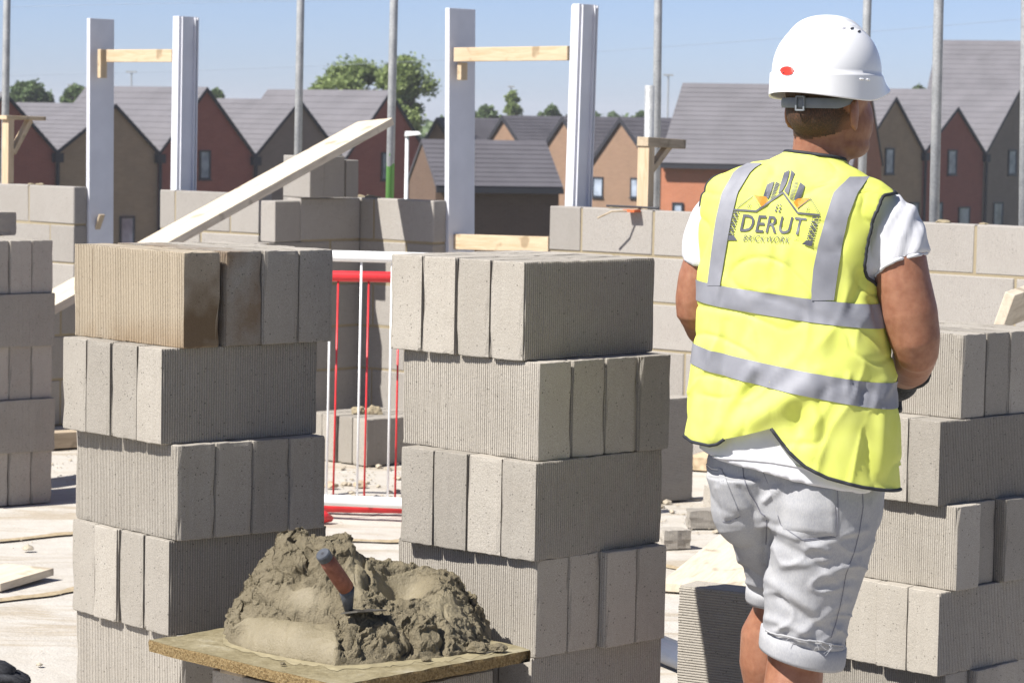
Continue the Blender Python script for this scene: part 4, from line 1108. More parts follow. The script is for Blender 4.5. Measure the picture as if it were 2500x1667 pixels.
# ------------------------------------------------------------------ the worker
DM = 6.0
MPP = DM*K/FPX                       # metres per pixel of the 2352 px wide picture at his distance
def Q(x, y, dd=0.0): return atD(x, y, DM+dd)
foot = Q(1850, 1100); foot.z = 0
man = empty('person', tuple(foot), 0, 'person in white hard hat, yellow vest and pale denim shorts, seen from behind', 'person')
MO = Vector(man.location)
def remesh(name, mb, mat, voxel, smooth_it=6, disp=None, parent=man, fac=.5):
    me = mesh(name+'_src', mb.v, mb.f); bm = bmesh.new(); bm.from_mesh(me); bmesh.ops.recalc_face_normals(bm, faces=bm.faces); bm.to_mesh(me); bm.free()
    t = bpy.data.objects.new(name+'_tmp', me); C.objects.link(t)
    rm_ = t.modifiers.new('r', 'REMESH'); rm_.mode = 'VOXEL'; rm_.voxel_size = voxel
    sm_ = t.modifiers.new('s', 'SMOOTH'); sm_.factor = fac; sm_.iterations = smooth_it
    dg = bpy.context.evaluated_depsgraph_get(); dg.update()
    out = bpy.data.meshes.new_from_object(t.evaluated_get(dg)); out.name = name
    bpy.data.objects.remove(t); bpy.data.meshes.remove(me)
    if disp:
        nn = [v.normal.copy() for v in out.vertices]
        for v, n_ in zip(out.vertices, nn): v.co = disp(v.co.copy(), n_)
    for v in out.vertices: v.co -= MO
    out.polygons.foreach_set('use_smooth', [True]*len(out.polygons)); out.update()
    return obj(name, out, mat, parent)
def bvh_of(o):
    me = o.data; return BVHTree.FromPolygons([v.co + MO for v in me.vertices], [tuple(p.vertices) for p in me.polygons])
CO = Vector((0, 0, EYE))
def cast(bvh, x, y, off=.001):
    d_ = (Q(x, y)-CO).normalized(); h = bvh.ray_cast(CO, d_)
    if h[0] is None: return None
    n_ = h[1] if h[1].dot(d_) < 0 else -h[1]
    return h[0] + n_*off - d_*off*.5
def ell(mb, c, axes, n=20, mrows=12):
    """closed ellipsoid; axes are three radius vectors"""
    b = len(mb.v); c = Vector(c); ax, ay, az = axes
    mb.v.append(c - az)
    for i in range(1, mrows):
        f_ = math.pi*i/mrows - math.pi/2
        for j in range(n):
            q = 2*math.pi*j/n; mb.v.append(c + az*math.sin(f_) + (ax*math.cos(q) + ay*math.sin(q))*math.cos(f_))
    mb.v.append(c + az); t = len(mb.v)-1
    for j in range(n): mb.f.append((b, b+1+(j+1) % n, b+1+j))
    for i in range(mrows-2):
        for j in range(n): a_ = b+1+i*n; mb.f.append((a_+j, a_+(j+1) % n, a_+n+(j+1) % n, a_+n+j))
    for j in range(n): a_ = b+1+(mrows-2)*n; mb.f.append((a_+j, a_+(j+1) % n, t))
def etube(mb, secs, n=28, p_=2.0):
    """secs: (centre, vector a, vector b): capped loft of (super)ellipses"""
    b = len(mb.v)
    for c, a_, b_ in secs:
        for j in range(n):
            q = 2*math.pi*j/n; cq, sq = math.cos(q), math.sin(q)
            mb.v.append(Vector(c) + a_*math.copysign(abs(cq)**(2/p_), cq) + b_*math.copysign(abs(sq)**(2/p_), sq))
    for i in range(len(secs)-1):
        for j in range(n): mb.f.append((b+i*n+j, b+i*n+(j+1) % n, b+(i+1)*n+(j+1) % n, b+(i+1)*n+j))
    mb.f.append(tuple(b+j for j in reversed(range(n)))); e = b+(len(secs)-1)*n; mb.f.append(tuple(e+j for j in range(n)))
YAW = R(20); RB_, FB_ = Vector((math.cos(YAW), -math.sin(YAW), 0)), Vector((math.sin(YAW), math.cos(YAW), 0))
UP = Vector((0, 0, 1))
def kk(y): return .10 + .0004*max(0, min(250, y-680))
VROWS = [(352, 1806, 1942, .058), (362, 1792, 1952, .062), (374, 1762, 1988, .068), (386, 1728, 2018, .076), (398, 1692, 2042, .086), (410, 1664, 2056, .094), (424, 1644, 2062, .102), (442, 1629, 2062, .110), (470, 1617, 2056, .118), (510, 1612, 2040, .124), (560, 1609, 2026, .128), (610, 1608, 2018, .130),
         (660, 1607, 2018, .132), (720, 1606, 2030, .136), (790, 1603, 2047, .142), (850, 1596, 2058, .148), (920, 1587, 2063, .152), (1000, 1580, 2064, .154), (1060, 1577, 2065, .155), (1130, 1575, 2066, .155)]
def rowat(y, rows=VROWS):
    if y <= rows[0][0]: return rows[0]
    for a_, b_ in zip(rows, rows[1:]):
        if y <= b_[0]:
            t = (y-a_[0])/(b_[0]-a_[0]); return tuple(p_ + (q_-p_)*t for p_, q_ in zip(a_, b_))
    return rows[-1]
def ringpt(y, th, inset=0.0, rows=VROWS, p_=2.35):
    _, xl, xr, B = rowat(y, rows)
    c = Q((xl+xr)/2, y); half = (xr-xl)/2*MPP
    A = math.sqrt(max(1e-6, half*half - (B*math.sin(YAW))**2))/math.cos(YAW)
    A -= inset; B = B-inset
    cq, sq = math.cos(th), math.sin(th)
    u = A*math.copysign(abs(cq)**(2/p_), cq); v = B*math.copysign(abs(sq)**(2/p_), sq)
    p = c + RB_*u + FB_*v
    p.z -= kk(y)*u + (.25 if y < 400 else .25*max(0, 1-(y-400)/120))*(v+B)*.5
    return p
# folds of the vest: (x0,y0,x1,y1,width px,amplitude m), positive outwards
FOLDS = [(1700, 980, 1862, 885, 30, .020), (1640, 1000, 1730, 850, 16, .012), (1668, 960, 1735, 870, 16, -.010), (1830, 945, 1838, 1010, 20, -.012), (1874, 900, 1868, 1040, 20, .010),
         (1784, 560, 1776, 650, 9, -.007), (1800, 540, 1800, 660, 14, .004), (1640, 720, 1630, 960, 12, .006), (1668, 740, 1655, 940, 10, -.006), (1720, 730, 1700, 800, 14, -.004), (1930, 760, 2010, 870, 22, .008), (1960, 740, 2040, 800, 14, -.007),
         (1900, 720, 1880, 840, 20, .004), (1985, 640, 1950, 720, 12, -.006), (1990, 850, 1990, 1080, 26, -.005), (2030, 880, 2025, 1080, 14, .006), (1900, 420, 1960, 400, 12, .004), (1780, 395, 1900, 398, 10, -.004), (1600, 860, 1590, 1000, 10, .006),
         (1985, 880, 1978, 925, 7, -.006), (1950, 860, 1944, 905, 7, .005), (2015, 890, 2008, 940, 7, .005), (2000, 690, 2012, 745, 7, -.006), (2018, 700, 2030, 750, 6, .005), (1790, 790, 1792, 850, 5, -.003), (1660, 660, 1656, 700, 5, -.003)]
def topx(p):
    r_ = p - CO; f_ = r_.dot(FWD); return (1250 + FPX*r_.dot(CRIGHT)/f_)/K, (833.5 - FPX*r_.dot(CUP)/f_)/K
def foldat(x, y):
    s_ = 0
    for x0, y0, x1, y1, w, a_ in FOLDS:
        dx, dy = x1-x0, y1-y0; L2 = dx*dx+dy*dy; t = ((x-x0)*dx + (y-y0)*dy)/L2
        tc_ = max(0, min(1, t)); d2 = (x-x0-dx*tc_)**2 + (y-y0-dy*tc_)**2
        s_ += a_*math.exp(-d2/(w*w))*(.35+.65*math.sin(math.pi*max(.08, min(.92, .1+.8*tc_))))
    return s_
def vestpt(y, th, off=0.0, folds=True):
    p = ringpt(y, th); e = .004
    n_ = (ringpt(y, th+e) - ringpt(y, th-e)).cross(ringpt(min(1129, y+2), th) - ringpt(y-2, th))
    if n_.length < 1e-12: n_ = -FB_
    n_.normalize()
    cen = ringpt(y, 0).lerp(ringpt(y, math.pi), .5)
    if n_.dot(p-cen) < 0: n_ = -n_
    d_ = off
    if folds:
        x_, y_ = topx(p); back = max(0, min(1, (-math.sin(th)+.25)*2))
        d_ += back*foldat(x_, y_) + .0035*noise.noise((p.x*9, p.y*9, p.z*6)) + .0012*noise.noise((p.x*32, p.y*32, p.z*20))
        w1 = 1-abs(noise.noise((x_*.011 + y_*.004, y_*.0045, 3.1)))*2.2; w2 = 1-abs(noise.noise((x_*.007 - y_*.006, y_*.009 + x_*.003, 8.2)))*2.2
        d_ += .0050*max(0, w1)**4*max(.25, min(1, (y_-560)/200)) - .0046*max(0, w2)**5
    return p + n_*d_
# armhole edges on the back: picture column per picture row
ARM_R = [(412, 2052), (430, 2040), (453, 2026), (502, 2006), (559, 1992), (605, 1985), (634, 1992), (663, 2009)]
def arm_theta_r(y):
    y0, y1 = 404, 640
    if y < y0 or y > y1: return 0.0
    best = None
    for i in range(90):
        th = -math.pi/2 + (math.pi/2)*i/89
        p = ringpt(y, th); x_, yy = topx(p); tx = interp(ARM_R, yy)
        e_ = abs(x_-tx)
        if best is None or e_ < best[0]: best = (e_, th)
    f_ = min(1, (y-y0)/14, (y1-y)/30); return best[1]*f_
AR = {}
def arm_r(y):
    k_ = round(y/4); 
    if k_ not in AR: AR[k_] = arm_theta_r(k_*4)
    if k_+1 not in AR: AR[k_+1] = arm_theta_r(k_*4+4)
    if k_-1 not in AR: AR[k_-1] = arm_theta_r(k_*4-4)
    t = y/4-k_; return AR[k_]*(1-abs(t)) + AR[k_ + (1 if t > 0 else -1)]*abs(t)
def arm_l(y):
    y0, y1 = 404, 640
    if y < y0 or y > y1: return 0.0
    return .22*min(1, (y-y0)/30, (y1-y)/40)
HEM = [(1560, 1006), (1581, 1010), (1592, 1015), (1630, 1018), (1650, 1012), (1666, 999), (1700, 990), (1740, 978), (1770, 968), (1782, 984), (1800, 1006), (1825, 1030), (1850, 1050), (1900, 1073), (1980, 1093), (2063, 1108), (2090, 1108)]
NU, NV = 150, 170
def vest_panel(back=True):
    cols = []
    for i in range(NU+1):
        u = i/NU; col = []
        th0 = (-math.pi + math.pi*u) if back else (math.pi - math.pi*u)
        p = ringpt(1000, th0); x_, y_ = topx(p); uu = (x_ - 1822)
        hem = interp(HEM, x_) if back else 985 + 70*(x_-1600)/460
        hem_row = hem - kk(hem)*(p - Q(1822, 1000)).dot(RB_)/MPP
        for j in range(NV+1):
            y = 352 + (hem_row-352)*j/NV
            l_, r_ = arm_l(y), -arm_r(y)
            th = -math.pi + l_ + (math.pi - l_ - r_)*u if back else math.pi - l_ - (math.pi - l_ - r_)*u
            col.append(vestpt(y, th))
        cols.append(col)
    return cols
def hivis():
    k = NT('hi_vis_yellow'); v = k.coord('Object'); f = k.noise(v, 7, 4, .6); g = k.noise(v, 900, 2, .5)
    c = k.ramp(f, [(.3, (.75, .80, .14)), (.6, (.80, .84, .21)), (.8, (.72, .76, .10))])
    dirt = k.ramp(k.noise(v, 3.5, 4, .7), [(.62, (0, 0, 0)), (.8, (.5, .5, .5))]); c = k.mix(dirt, c, (.50, .54, .10))
    k.col(c).set(.65, 0, .3); k.bump(g, .15, .0006)
    tr = k.new('ShaderNodeBsdfTranslucent'); k.link(c, tr.inputs[0]); mx = k.new('ShaderNodeMixShader'); mx.inputs[0].default_value = .22
    k.link(k.p.outputs[0], mx.inputs[1]); k.link(tr.outputs[0], mx.inputs[2]); k.link(mx.outputs[0], k.n['Material Output'].inputs[0]); return k.m
M['hivis'] = hivis()
M['piping'] = simple('dark_piping', (.025, .027, .033), .7)
k = NT('reflective_tape'); f = k.noise(k.coord('Object'), 14, 4, .6); g = k.noise(k.coord('Object'), 300, 2)
k.col(k.ramp(f, [(.3, (.20, .203, .228)), (.7, (.275, .278, .305))])).set(.6, .1, .4); k.bump(g, .1, .0006); M['tape'] = k.m
cb, cf = vest_panel(True), vest_panel(False)
mv = MB(); mv.grid([[p-MO for p in col] for col in cb]); mv.grid([[p-MO for p in col] for col in cf])
me_v = mesh('vest', mv.v, mv.f, True); bm = bmesh.new(); bm.from_mesh(me_v); bmesh.ops.remove_doubles(bm, verts=bm.verts, dist=.0008); bmesh.ops.recalc_face_normals(bm, faces=bm.faces); bm.to_mesh(me_v); bm.free()
me_v.polygons.foreach_set('use_smooth', [True]*len(me_v.polygons))
vest = obj('vest', me_v, M['hivis'], man); tag(vest, 'yellow high visibility vest with a printed logo on the back')
vb = bvh_of(vest)
def pipe_line(pts, r_=.0038, parent=vest, mat=None, name='piping'):
    return MB().tube([p-MO for p in pts], r_, 8).build(name, mat or M['piping'], parent, smooth=True)
pipe_line([col[-1] for col in cb if topx(col[-1])[0] >= 1768])
pipe_line([col[-1] for col in cb if topx(col[-1])[0] <= 1664])
pipe_line([col[0] for col in cb], .004)
lowr = [cb[-1][j] for j in range(NV+1) if 404 <= 352 + (1085-352)*j/NV <= 655]
pipe_line(lowr); pipe_line([cf[-1][j] for j in range(NV+1) if 404 <= 352 + (1085-352)*j/NV <= 655])
pipe_line([cb[0][j] for j in range(NV+1) if 404 <= 352 + (1020-352)*j/NV <= 655])
# tape bands right round the vest
for y0, y1 in ((668, 719), (829, 881)):
    rows_ = []
    for s_ in range(7):
        y = y0 + (y1-y0)*s_/6
        rows_.append([vestpt(y, -math.pi + 2*math.pi*i/220, .0024) - MO for i in range(221)])
    MB().grid(rows_).build('reflective_tape', M['tape'], vest, smooth=True)
def strip(left, right, n=26, m_=6, bvh=vb, off=.0026):
    rows_ = []
    ys = [left[0][1] + (left[-1][1]-left[0][1])*i/n for i in range(n+1)]
    tl_ = [(y, x) for x, y in left]; tr_ = [(y, x) for x, y in right]
    for y in ys:
        row = []
        for s_ in range(m_+1):
            x = interp(tl_, y) + (interp(tr_, y)-interp(tl_, y))*s_/m_; h = cast(bvh, x, y, off)
            if h is None: break
            row.append(h-MO)
        if len(row) == m_+1: rows_.append(row)
    return rows_
for lf, rg in (([(1718, 377), (1689, 392), (1659, 444), (1646, 502), (1638, 559), (1626, 656)], [(1752, 377), (1727, 392), (1695, 444), (1681, 502), (1671, 559), (1655, 656)]),
               ([(1984, 384), (1962, 396), (1914, 444), (1896, 502), (1880, 559), (1868, 617), (1862, 690)], [(2024, 384), (2006, 396), (1969, 444), (1947, 502), (1936, 559), (1925, 617), (1915, 690)])):
    MB().grid(strip(lf, rg)).build('reflective_tape', M['tape'], vest, smooth=True)
# printed logo
M['print'] = simple('dark_print', (.085, .088, .11), .55, 0, .4, 20, .15); M['print_o'] = simple('orange_print', (.62, .23, .015), .6)
def z7(x, y): return (1750 + x/6.533)/K, (380 + y/6.533)/K
def decal_poly(polys, mat, name, bvh=vb, mp=z7, off=.0018, parent=vest):
    b_ = MB()
    for poly in polys:
        bm = bmesh.new(); vs_ = [bm.verts.new((x, y, 0)) for x, y in poly]
        try: bm.faces.new(vs_)
        except ValueError: bm.free(); continue
        bmesh.ops.triangulate(bm, faces=bm.faces); 
        for _ in range(2):
            ed = [e for e in bm.edges if e.calc_length() > 60]
            if ed: bmesh.ops.subdivide_edges(bm, edges=ed, cuts=1); bmesh.ops.triangulate(bm, faces=bm.faces)
        bm.verts.index_update(); ok = {}; base_ = len(b_.v)
        for v in bm.verts:
            h = cast(bvh, *mp(v.co.x, v.co.y), off); ok[v.index] = h is not None; b_.v.append((h-MO) if h is not None else Vector((0, 0, 0)))
        for f_ in bm.faces:
            if all(ok[v.index] for v in f_.verts): b_.f.append(tuple(base_+v.index for v in f_.verts))
        bm.free()
    me_ = mesh(name, b_.v, b_.f); return obj(name, me_, mat, parent)
def pline(pts, w):
    out = []
    for (x0, y0), (x1, y1) in zip(pts, pts[1:]):
        dx, dy = x1-x0, y1-y0; l_ = math.hypot(dx, dy); nx_, ny_ = -dy/l_*w/2, dx/l_*w/2; ex_, ey_ = dx/l_*w*.2, dy/l_*w*.2
        out.append([(x0+nx_-ex_, y0+ny_-ey_), (x1+nx_+ex_, y1+ny_+ey_), (x1-nx_+ex_, y1-ny_+ey_), (x0-nx_-ex_, y0-ny_-ey_)])
    return out
def lerp2(a, b_, t): return (a[0]+(b_[0]-a[0])*t, a[1]+(b_[1]-a[1])*t)
def slats(la, lb, ra, rb, n, fill=.55): return [[lerp2(la, lb, i/n), lerp2(ra, rb, i/n), lerp2(ra, rb, (i+fill)/n), lerp2(la, lb, (i+fill)/n)] for i in range(n)]
dark = [[(1075, 280), (1160, 235), (1148, 340), (1110, 450), (1048, 562), (978, 618), (1030, 420)], [(1190, 235), (1247, 290), (1195, 420), (1140, 640), (1075, 565), (1125, 480), (1168, 360)],
        [(800, 470), (920, 415), (870, 580), (825, 700), (790, 665), (738, 652)], [(1330, 435), (1408, 490), (1340, 670), (1280, 690), (1222, 725), (1252, 640)],
        [(185, 1270), (275, 1268), (330, 1352), (185, 1350)], [(1430, 1350), (1537, 1358), (1515, 1440), (1350, 1422)]]
dark += slats((935, 420), (845, 700), (1008, 452), (905, 705), 12) + slats((1210, 450), (1152, 690), (1302, 430), (1205, 722), 13)
dark += pline([(285, 865), (630, 888), (1055, 592), (1285, 915), (1640, 950)], 30)
dark += pline([(320, 835), (570, 642), (690, 825)], 9) + pline([(1290, 845), (1500, 690), (1640, 920)], 9) + pline([(345, 835), (565, 665)], 6) + pline([(1490, 705), (1610, 915)], 6)
for cx, cy in ((508, 785), (540, 788), (497, 820), (531, 822), (1438, 838), (1468, 840), (1427, 872), (1458, 875)): dark.append([(cx-5, cy-11), (cx+8, cy-11), (cx+3, cy+11), (cx-9, cy+11)])
for cx, cy in ((958, 830), (1014, 840), (944, 880), (1002, 890)): dark.append([(cx-14, cy-16), (cx+16, cy-16), (cx+12, cy+16), (cx-18, cy+16)])
dark += [[(950, 795), (985, 760), (980, 795)], [(1010, 765), (1038, 800), (1008, 800)]]
for i in range(9):
    t = i/8; a_ = lerp2((275, 895), (193, 1228), t); w = 88; e_ = [0, .6, .75, 1] if i % 2 == 0 else [0, .22, .36, 1]
    if i % 2: a_ = (a_[0]-4, a_[1])
    for q0, q1 in ((e_[0], e_[1]), (e_[2], e_[3])): dark.append([(a_[0]+w*q0, a_[1]+q0*6), (a_[0]+w*q1, a_[1]+q1*6), (a_[0]+w*q1-5, a_[1]+q1*6+24), (a_[0]+w*q0-5, a_[1]+q0*6+24)])
for i in range(10):
    t = i/9; a_ = lerp2((1530, 968), (1440, 1308), t); w = 108; e_ = [0, .62, .76, 1] if i % 2 == 0 else [0, .2, .36, 1]
    for q0, q1 in ((e_[0], e_[1]), (e_[2], e_[3])): dark.append([(a_[0]+w*q0, a_[1]+q0*12), (a_[0]+w*q1, a_[1]+q1*12), (a_[0]+w*q1-6, a_[1]+q1*12+25), (a_[0]+w*q0-6, a_[1]+q0*12+25)])
decal_poly(dark, M['print'], 'logo')
decal_poly([[(598, 634), (785, 662), (830, 745), (712, 818)], [(1292, 688), (1492, 684), (1287, 845), (1217, 746)]], M['print_o'], 'logo_roofs')
def text_on(txt, quad, bvh, mp, mat, name, parent, off=.0018, thin=0.0, spacing=1.0):
    """text laid into a quad BL, BR, TR, TL (picture units) on a surface"""
    cu = bpy.data.curves.new(name, 'FONT'); cu.body = txt; cu.resolution_u = 3; cu.space_character = spacing; cu.offset = thin
    t = bpy.data.objects.new(name, cu); C.objects.link(t); dg = bpy.context.evaluated_depsgraph_get(); dg.update()
    me_ = bpy.data.meshes.new_from_object(t.evaluated_get(dg)); bpy.data.objects.remove(t); me_.name = name
    xs = [v.co.x for v in me_.vertices]; ys = [v.co.y for v in me_.vertices]; x0, x1, y0, y1 = min(xs), max(xs), min(ys), max(ys)
    BLq, BRq, TRq, TLq = quad
    for v in me_.vertices:
        u, w = (v.co.x-x0)/(x1-x0), (v.co.y-y0)/(y1-y0)
        a_ = lerp2(lerp2(BLq, BRq, u), lerp2(TLq, TRq, u), w); h = cast(bvh, *mp(*a_), off)
        v.co = (h-MO) if h is not None else Vector((0, 0, 0))
    return obj(name, me_, mat, parent)
text_on('DERUT', ((365, 1212), (1372, 1268), (1437, 996), (425, 938)), vb, z7, M['print'], 'logo_lettering', vest, thin=.008, spacing=1.06)
text_on('BRICKWORK', ((420, 1362), (1150, 1406), (1180, 1300), (447, 1262)), vb, z7, M['print'], 'logo_lettering', vest, thin=-.004, spacing=1.12)
decal_poly([[(1222, 1318), (1292, 1320), (1291, 1325), (1221, 1323)], [(1218, 1340), (1288, 1343), (1287, 1348), (1217, 1345)]], M['print'], 'logo_rule')

# ---- T-shirt: trunk and sleeves in one piece
TROWS = [(404, 1740, 1985, .064), (424, 1690, 2015, .08), (470, 1640, 2035, .10), (560, 1617, 2018, .118), (660, 1614, 2012, .122), (790, 1611, 2036, .13), (920, 1608, 2035, .135), (1000, 1607, 2024, .137), (1040, 1605, 2020, .137), (1078, 1604, 2014, .137)]
def white_cloth():
    k = NT('white_cotton'); v = k.coord('Object'); f = k.noise(v, 9, 4, .6); g = k.noise(v, 700, 2, .5)
    k.col(k.ramp(f, [(.3, (.56, .56, .585)), (.7, (.64, .64, .655))])).set(.85, 0, .2)
    k.bump(k.math('ADD', k.math('MULTIPLY', k.noise(k.coord('Object', (1, 1, .5)), 16, 3, .55, .6), 1.0), k.math('MULTIPLY', g, .03)), .5, .012); return k.m
M['cotton'] = white_cloth()
mb = MB(); secs = []
b0 = len(mb.v); n = 64; ys = [404+(1078-404)*i/50 for i in range(51)]
for y in ys:
    for j in range(n): mb.v.append(ringpt(y, 2*math.pi*j/n, .004, TROWS))
for i in range(50):
    for j in range(n): mb.f.append((b0+i*n+j, b0+i*n+(j+1) % n, b0+(i+1)*n+(j+1) % n, b0+(i+1)*n+j))
mb.f.append(tuple(b0+j for j in reversed(range(n)))); mb.f.append(tuple(b0+50*n+j for j in range(n)))
def frame_of(d_):
    d_ = d_.normalized(); a_ = d_.cross(Vector((0, 1, 0))).normalized(); b_ = d_.cross(a_); return a_, b_
def sleeve(pts, rad, hem_tilt):
    secs = []
    for i, (p, r_) in enumerate(zip(pts, rad)):
        d_ = (pts[min(i+1, len(pts)-1)] - pts[max(0, i-1)]).normalized()
        if i == len(pts)-1 or i == len(pts)-2: d_ = hem_tilt.normalized()
        a_, b_ = frame_of(d_); secs.append((p, a_*r_, b_*r_*1.02))
    etube(mb, secs, 36)
# right sleeve
sleeve([Q(1965, 482, .0), Q(2010, 492, -.03), Q(2038, 522, -.045), Q(2054, 560, -.055), Q(2064, 592, -.06), Q(2068, 610, -.062)], [.05, .066, .0715, .0715, .0705, .0700], Vector((.45, -.25, -1)))
# left sleeve
sleeve([Q(1710, 475, .03), Q(1668, 484, .05), Q(1644, 512, .065), Q(1632, 552, .075), Q(1628, 590, .08), Q(1627, 606, .08)], [.05, .057, .058, .0575, .057, .057], Vector((-.12, .15, -1)))
def shirt_disp(p, n_):
    x_, y_ = topx(p); w = .0
    s_ = .004*noise.noise((p.x*14, p.y*14, p.z*8)) + .002*noise.noise((p.x*34, p.y*34, p.z*22))
    if y_ < 640 and (x_ > 1995 or x_ < 1640): s_ += .0018*math.sin((x_*.55 + y_*.28)*.23 + 2*noise.noise((p.x*12, p.y*12, p.z*9)))
    return p + n_*s_
shirt = remesh('t_shirt', mb, M['cotton'], .0065, 5, shirt_disp); tag(shirt, 'white cotton T-shirt under the vest')
sb = bvh_of(shirt)
# hem and sleeve stitching rolls
def surf_line(bvh, pts, r_, mat, name, parent, n=40, off=.0012, r2=None):
    P_ = []
    xs = []
    tot = 0; seg = []
    for a_, b_ in zip(pts, pts[1:]): seg.append(math.hypot(b_[0]-a_[0], b_[1]-a_[1]))
    T = sum(seg)
    for i in range(n+1):
        t = T*i/n; k_ = 0
        while k_ < len(seg)-1 and t > seg[k_]: t -= seg[k_]; k_ += 1
        x, y = lerp2(pts[k_], pts[k_+1], min(1, t/seg[k_])); h = cast(bvh, x, y, off)
        if h is not None and (not P_ or (h-MO-P_[-1]).length < .05): P_.append(h-MO)
    if len(P_) < 2: return None
    return MB().tube(P_, r_, 6).build(name, mat, parent, smooth=True)
surf_line(sb, [(2009, 634), (2030, 612), (2060, 596), (2095, 587), (2128, 581)], .0042, M['cotton'], 'sleeve_hem', shirt, 40, .001)
surf_line(sb, [(1609, 1043), (1660, 1052), (1707, 1054), (1770, 1060), (1829, 1070), (1900, 1091), (1970, 1098)], .0035, M['cotton'], 'hem', shirt, 60, .0)

# ---- body: one continuous figure (trunk, neck, head, arms, hands, legs)
HY = R(44); RH, FH = Vector((math.cos(HY), -math.sin(HY), 0)), Vector((math.sin(HY), math.cos(HY), 0))
HC = Q(1899, 196)
mb = MB()
ell(mb, HC + FH*.004, (FH*.104, RH*.079, UP*.112), 28, 18)                               # cranium
ell(mb, HC + FH*.050 - UP*.076, (FH*.078, RH*.066, UP*.080), 24, 14)           # jaw and cheeks
ell(mb, HC - FH*.038 - UP*.052, (FH*.058, RH*.062, UP*.058), 24, 14)           # back of the skull over the nape
ell(mb, HC + FH*.082 - UP*.128, (FH*.024, RH*.028, UP*.022), 14, 10)
ell(mb, HC + FH*.050 + RH*.03 - UP*.125, (FH*.055, RH*.03, UP*.03), 14, 10)           # chin
ell(mb, HC + FH*.099 - UP*.052, (FH*.024, RH*.014, UP*.028), 14, 10)           # nose
ell(mb, HC + FH*.088 - UP*.022, (FH*.016, RH*.055, UP*.014), 16, 10)           # brow
ell(mb, HC + FH*.092 - UP*.092, (FH*.010, RH*.024, UP*.009), 14, 8)            # mouth
for s_ in (1, -1): ell(mb, HC + FH*.066 + RH*.042*s_ - UP*.066, (FH*.022, RH*.02, UP*.02), 12, 8)   # cheek bones
nk0, nk1 = Q(1880, 420, .01), HC - FH*.022 - UP*.06
etube(mb, [(nk0, RH*.080, FH*.066), (Q(1881, 385, .01), RH*.064, FH*.062), (Q(1883, 345, .008), RH*.058, FH*.058), (Q(1886, 310, .006), RH*.0565, FH*.058), (nk1, RH*.057, FH*.06)], 28)
for s_ in (1, -1):                                                              # ears
    e0 = HC + RH*.082*s_ - UP*.060 - FH*.004
    out = (RH*s_*.32 - FH*.95).normalized(); thin = out.cross(UP)
    ell(mb, e0 + out*.007, (out*.020, thin*.0065, UP*.035), 18, 12)
    ell(mb, e0 - UP*.026 + out*.003, (out*.010, thin*.0055, UP*.012), 12, 8)
    pts = [e0 + out*(.0165*math.cos(q)+.006) + UP*.030*math.sin(q) + thin*s_*.0035 for q in [R(-70+20*i) for i in range(10)]]
    mb.tube(pts, .0042, 8)
# trunk (inside the clothes)
secs = []
for y in (390, 410, 435, 480, 560, 660, 790, 920, 990):
    _, xl, xr, B = rowat(y, TROWS) if y >= 404 else (380, 1800, 1950, .055)
    c = Q((xl+xr)/2, y); a_ = (xr-xl)/2*MPP*.93; secs.append((c, RB_*a_, FB_*(B*.86)))
etube(mb, secs, 32)
# arms: lists of (centre, radius lateral, radius other)
def limb(pts, n=24):
    secs = []
    for i, (p, ra, rb) in enumerate(pts):
        d_ = (pts[min(i+1, len(pts)-1)][0] - pts[max(0, i-1)][0]).normalized()
        a_ = (RB_ - d_*RB_.dot(d_)).normalized(); b_ = d_.cross(a_); secs.append((p, a_*ra, b_*rb))
    etube(mb, secs, n)
W_R = Q(2074, 868, .17)
limb([(Q(1985, 485, -.01), .048, .05), (Q(2025, 508, -.045), .057, .06), (Q(2058, 570, -.06), .060, .064), (Q(2073, 650, -.068), .0590, .064), (Q(2089, 720, -.07), .0595, .062), (Q(2102, 780, -.068), .0535, .056), (Q(2106, 812, -.055), .047, .050)])
ell(mb, Q(2107, 806, -.06), (RB_*.046, FB_*.046, UP*.047), 18, 12)              # elbow
limb([(Q(2104, 800, -.05), .044, .045), (Q(2100, 822, .0), .047, .046), (Q(2092, 846, .06), .043, .041), (Q(2082, 862, .12), .034, .031), (W_R, .029, .024)])
limb([(Q(1700, 485, .04), .045, .05), (Q(1655, 505, .06), .05, .052), (Q(1632, 560, .08), .045, .047), (Q(1612, 640, .09), .051, .053), (Q(1604, 690, .095), .050, .052), (Q(1602, 730, .10), .045, .046)])
ell(mb, Q(1603, 722, .10), (RB_*.042, FB_*.042, UP*.040), 18, 12)
W_L = Q(1668, 800, .33)
limb([(Q(1604, 722, .105), .041, .041), (Q(1620, 752, .16), .044, .042), (Q(1645, 780, .24), .037, .034), (W_L, .029, .024)])
def hand(wr, dirv, side, mbx, grow=0.0):
    """palm and five curled fingers reaching along dirv"""
    d_ = dirv.normalized(); lat = d_.cross(UP).normalized()*side; up = lat.cross(d_)*side
    if up.z < 0: up = -up
    etube(mbx, [(wr - d_*.01, lat*(.027+grow), up*(.020+grow)), (wr + d_*.03, lat*(.037+grow), up*(.018+grow)), (wr + d_*.085, lat*(.041+grow), up*(.015+grow))], 20)
    for i, (l_, len_) in enumerate(((-.030, .066), (-.010, .076), (.011, .071), (.030, .056))):
        p0 = wr + d_*.08 + lat*l_; p1 = p0 + d_*len_*.45 - up*.010; p2 = p1 + d_*len_*.22 - up*.026; p3 = p2 - d_*.006 - up*.022
        mbx.tube([p0, p1, p2, p3], [.0098+grow*.6, .0092+grow*.6, .0085+grow*.6, .0072+grow*.5], 10)
    p0 = wr + d_*.025 - lat*.03; mbx.tube([p0, p0 + d_*.03 - lat*.025 - up*.012, p0 + d_*.055 - lat*.026 - up*.028], [.0125+grow*.6, .0105+grow*.6, .0085+grow*.5], 10)
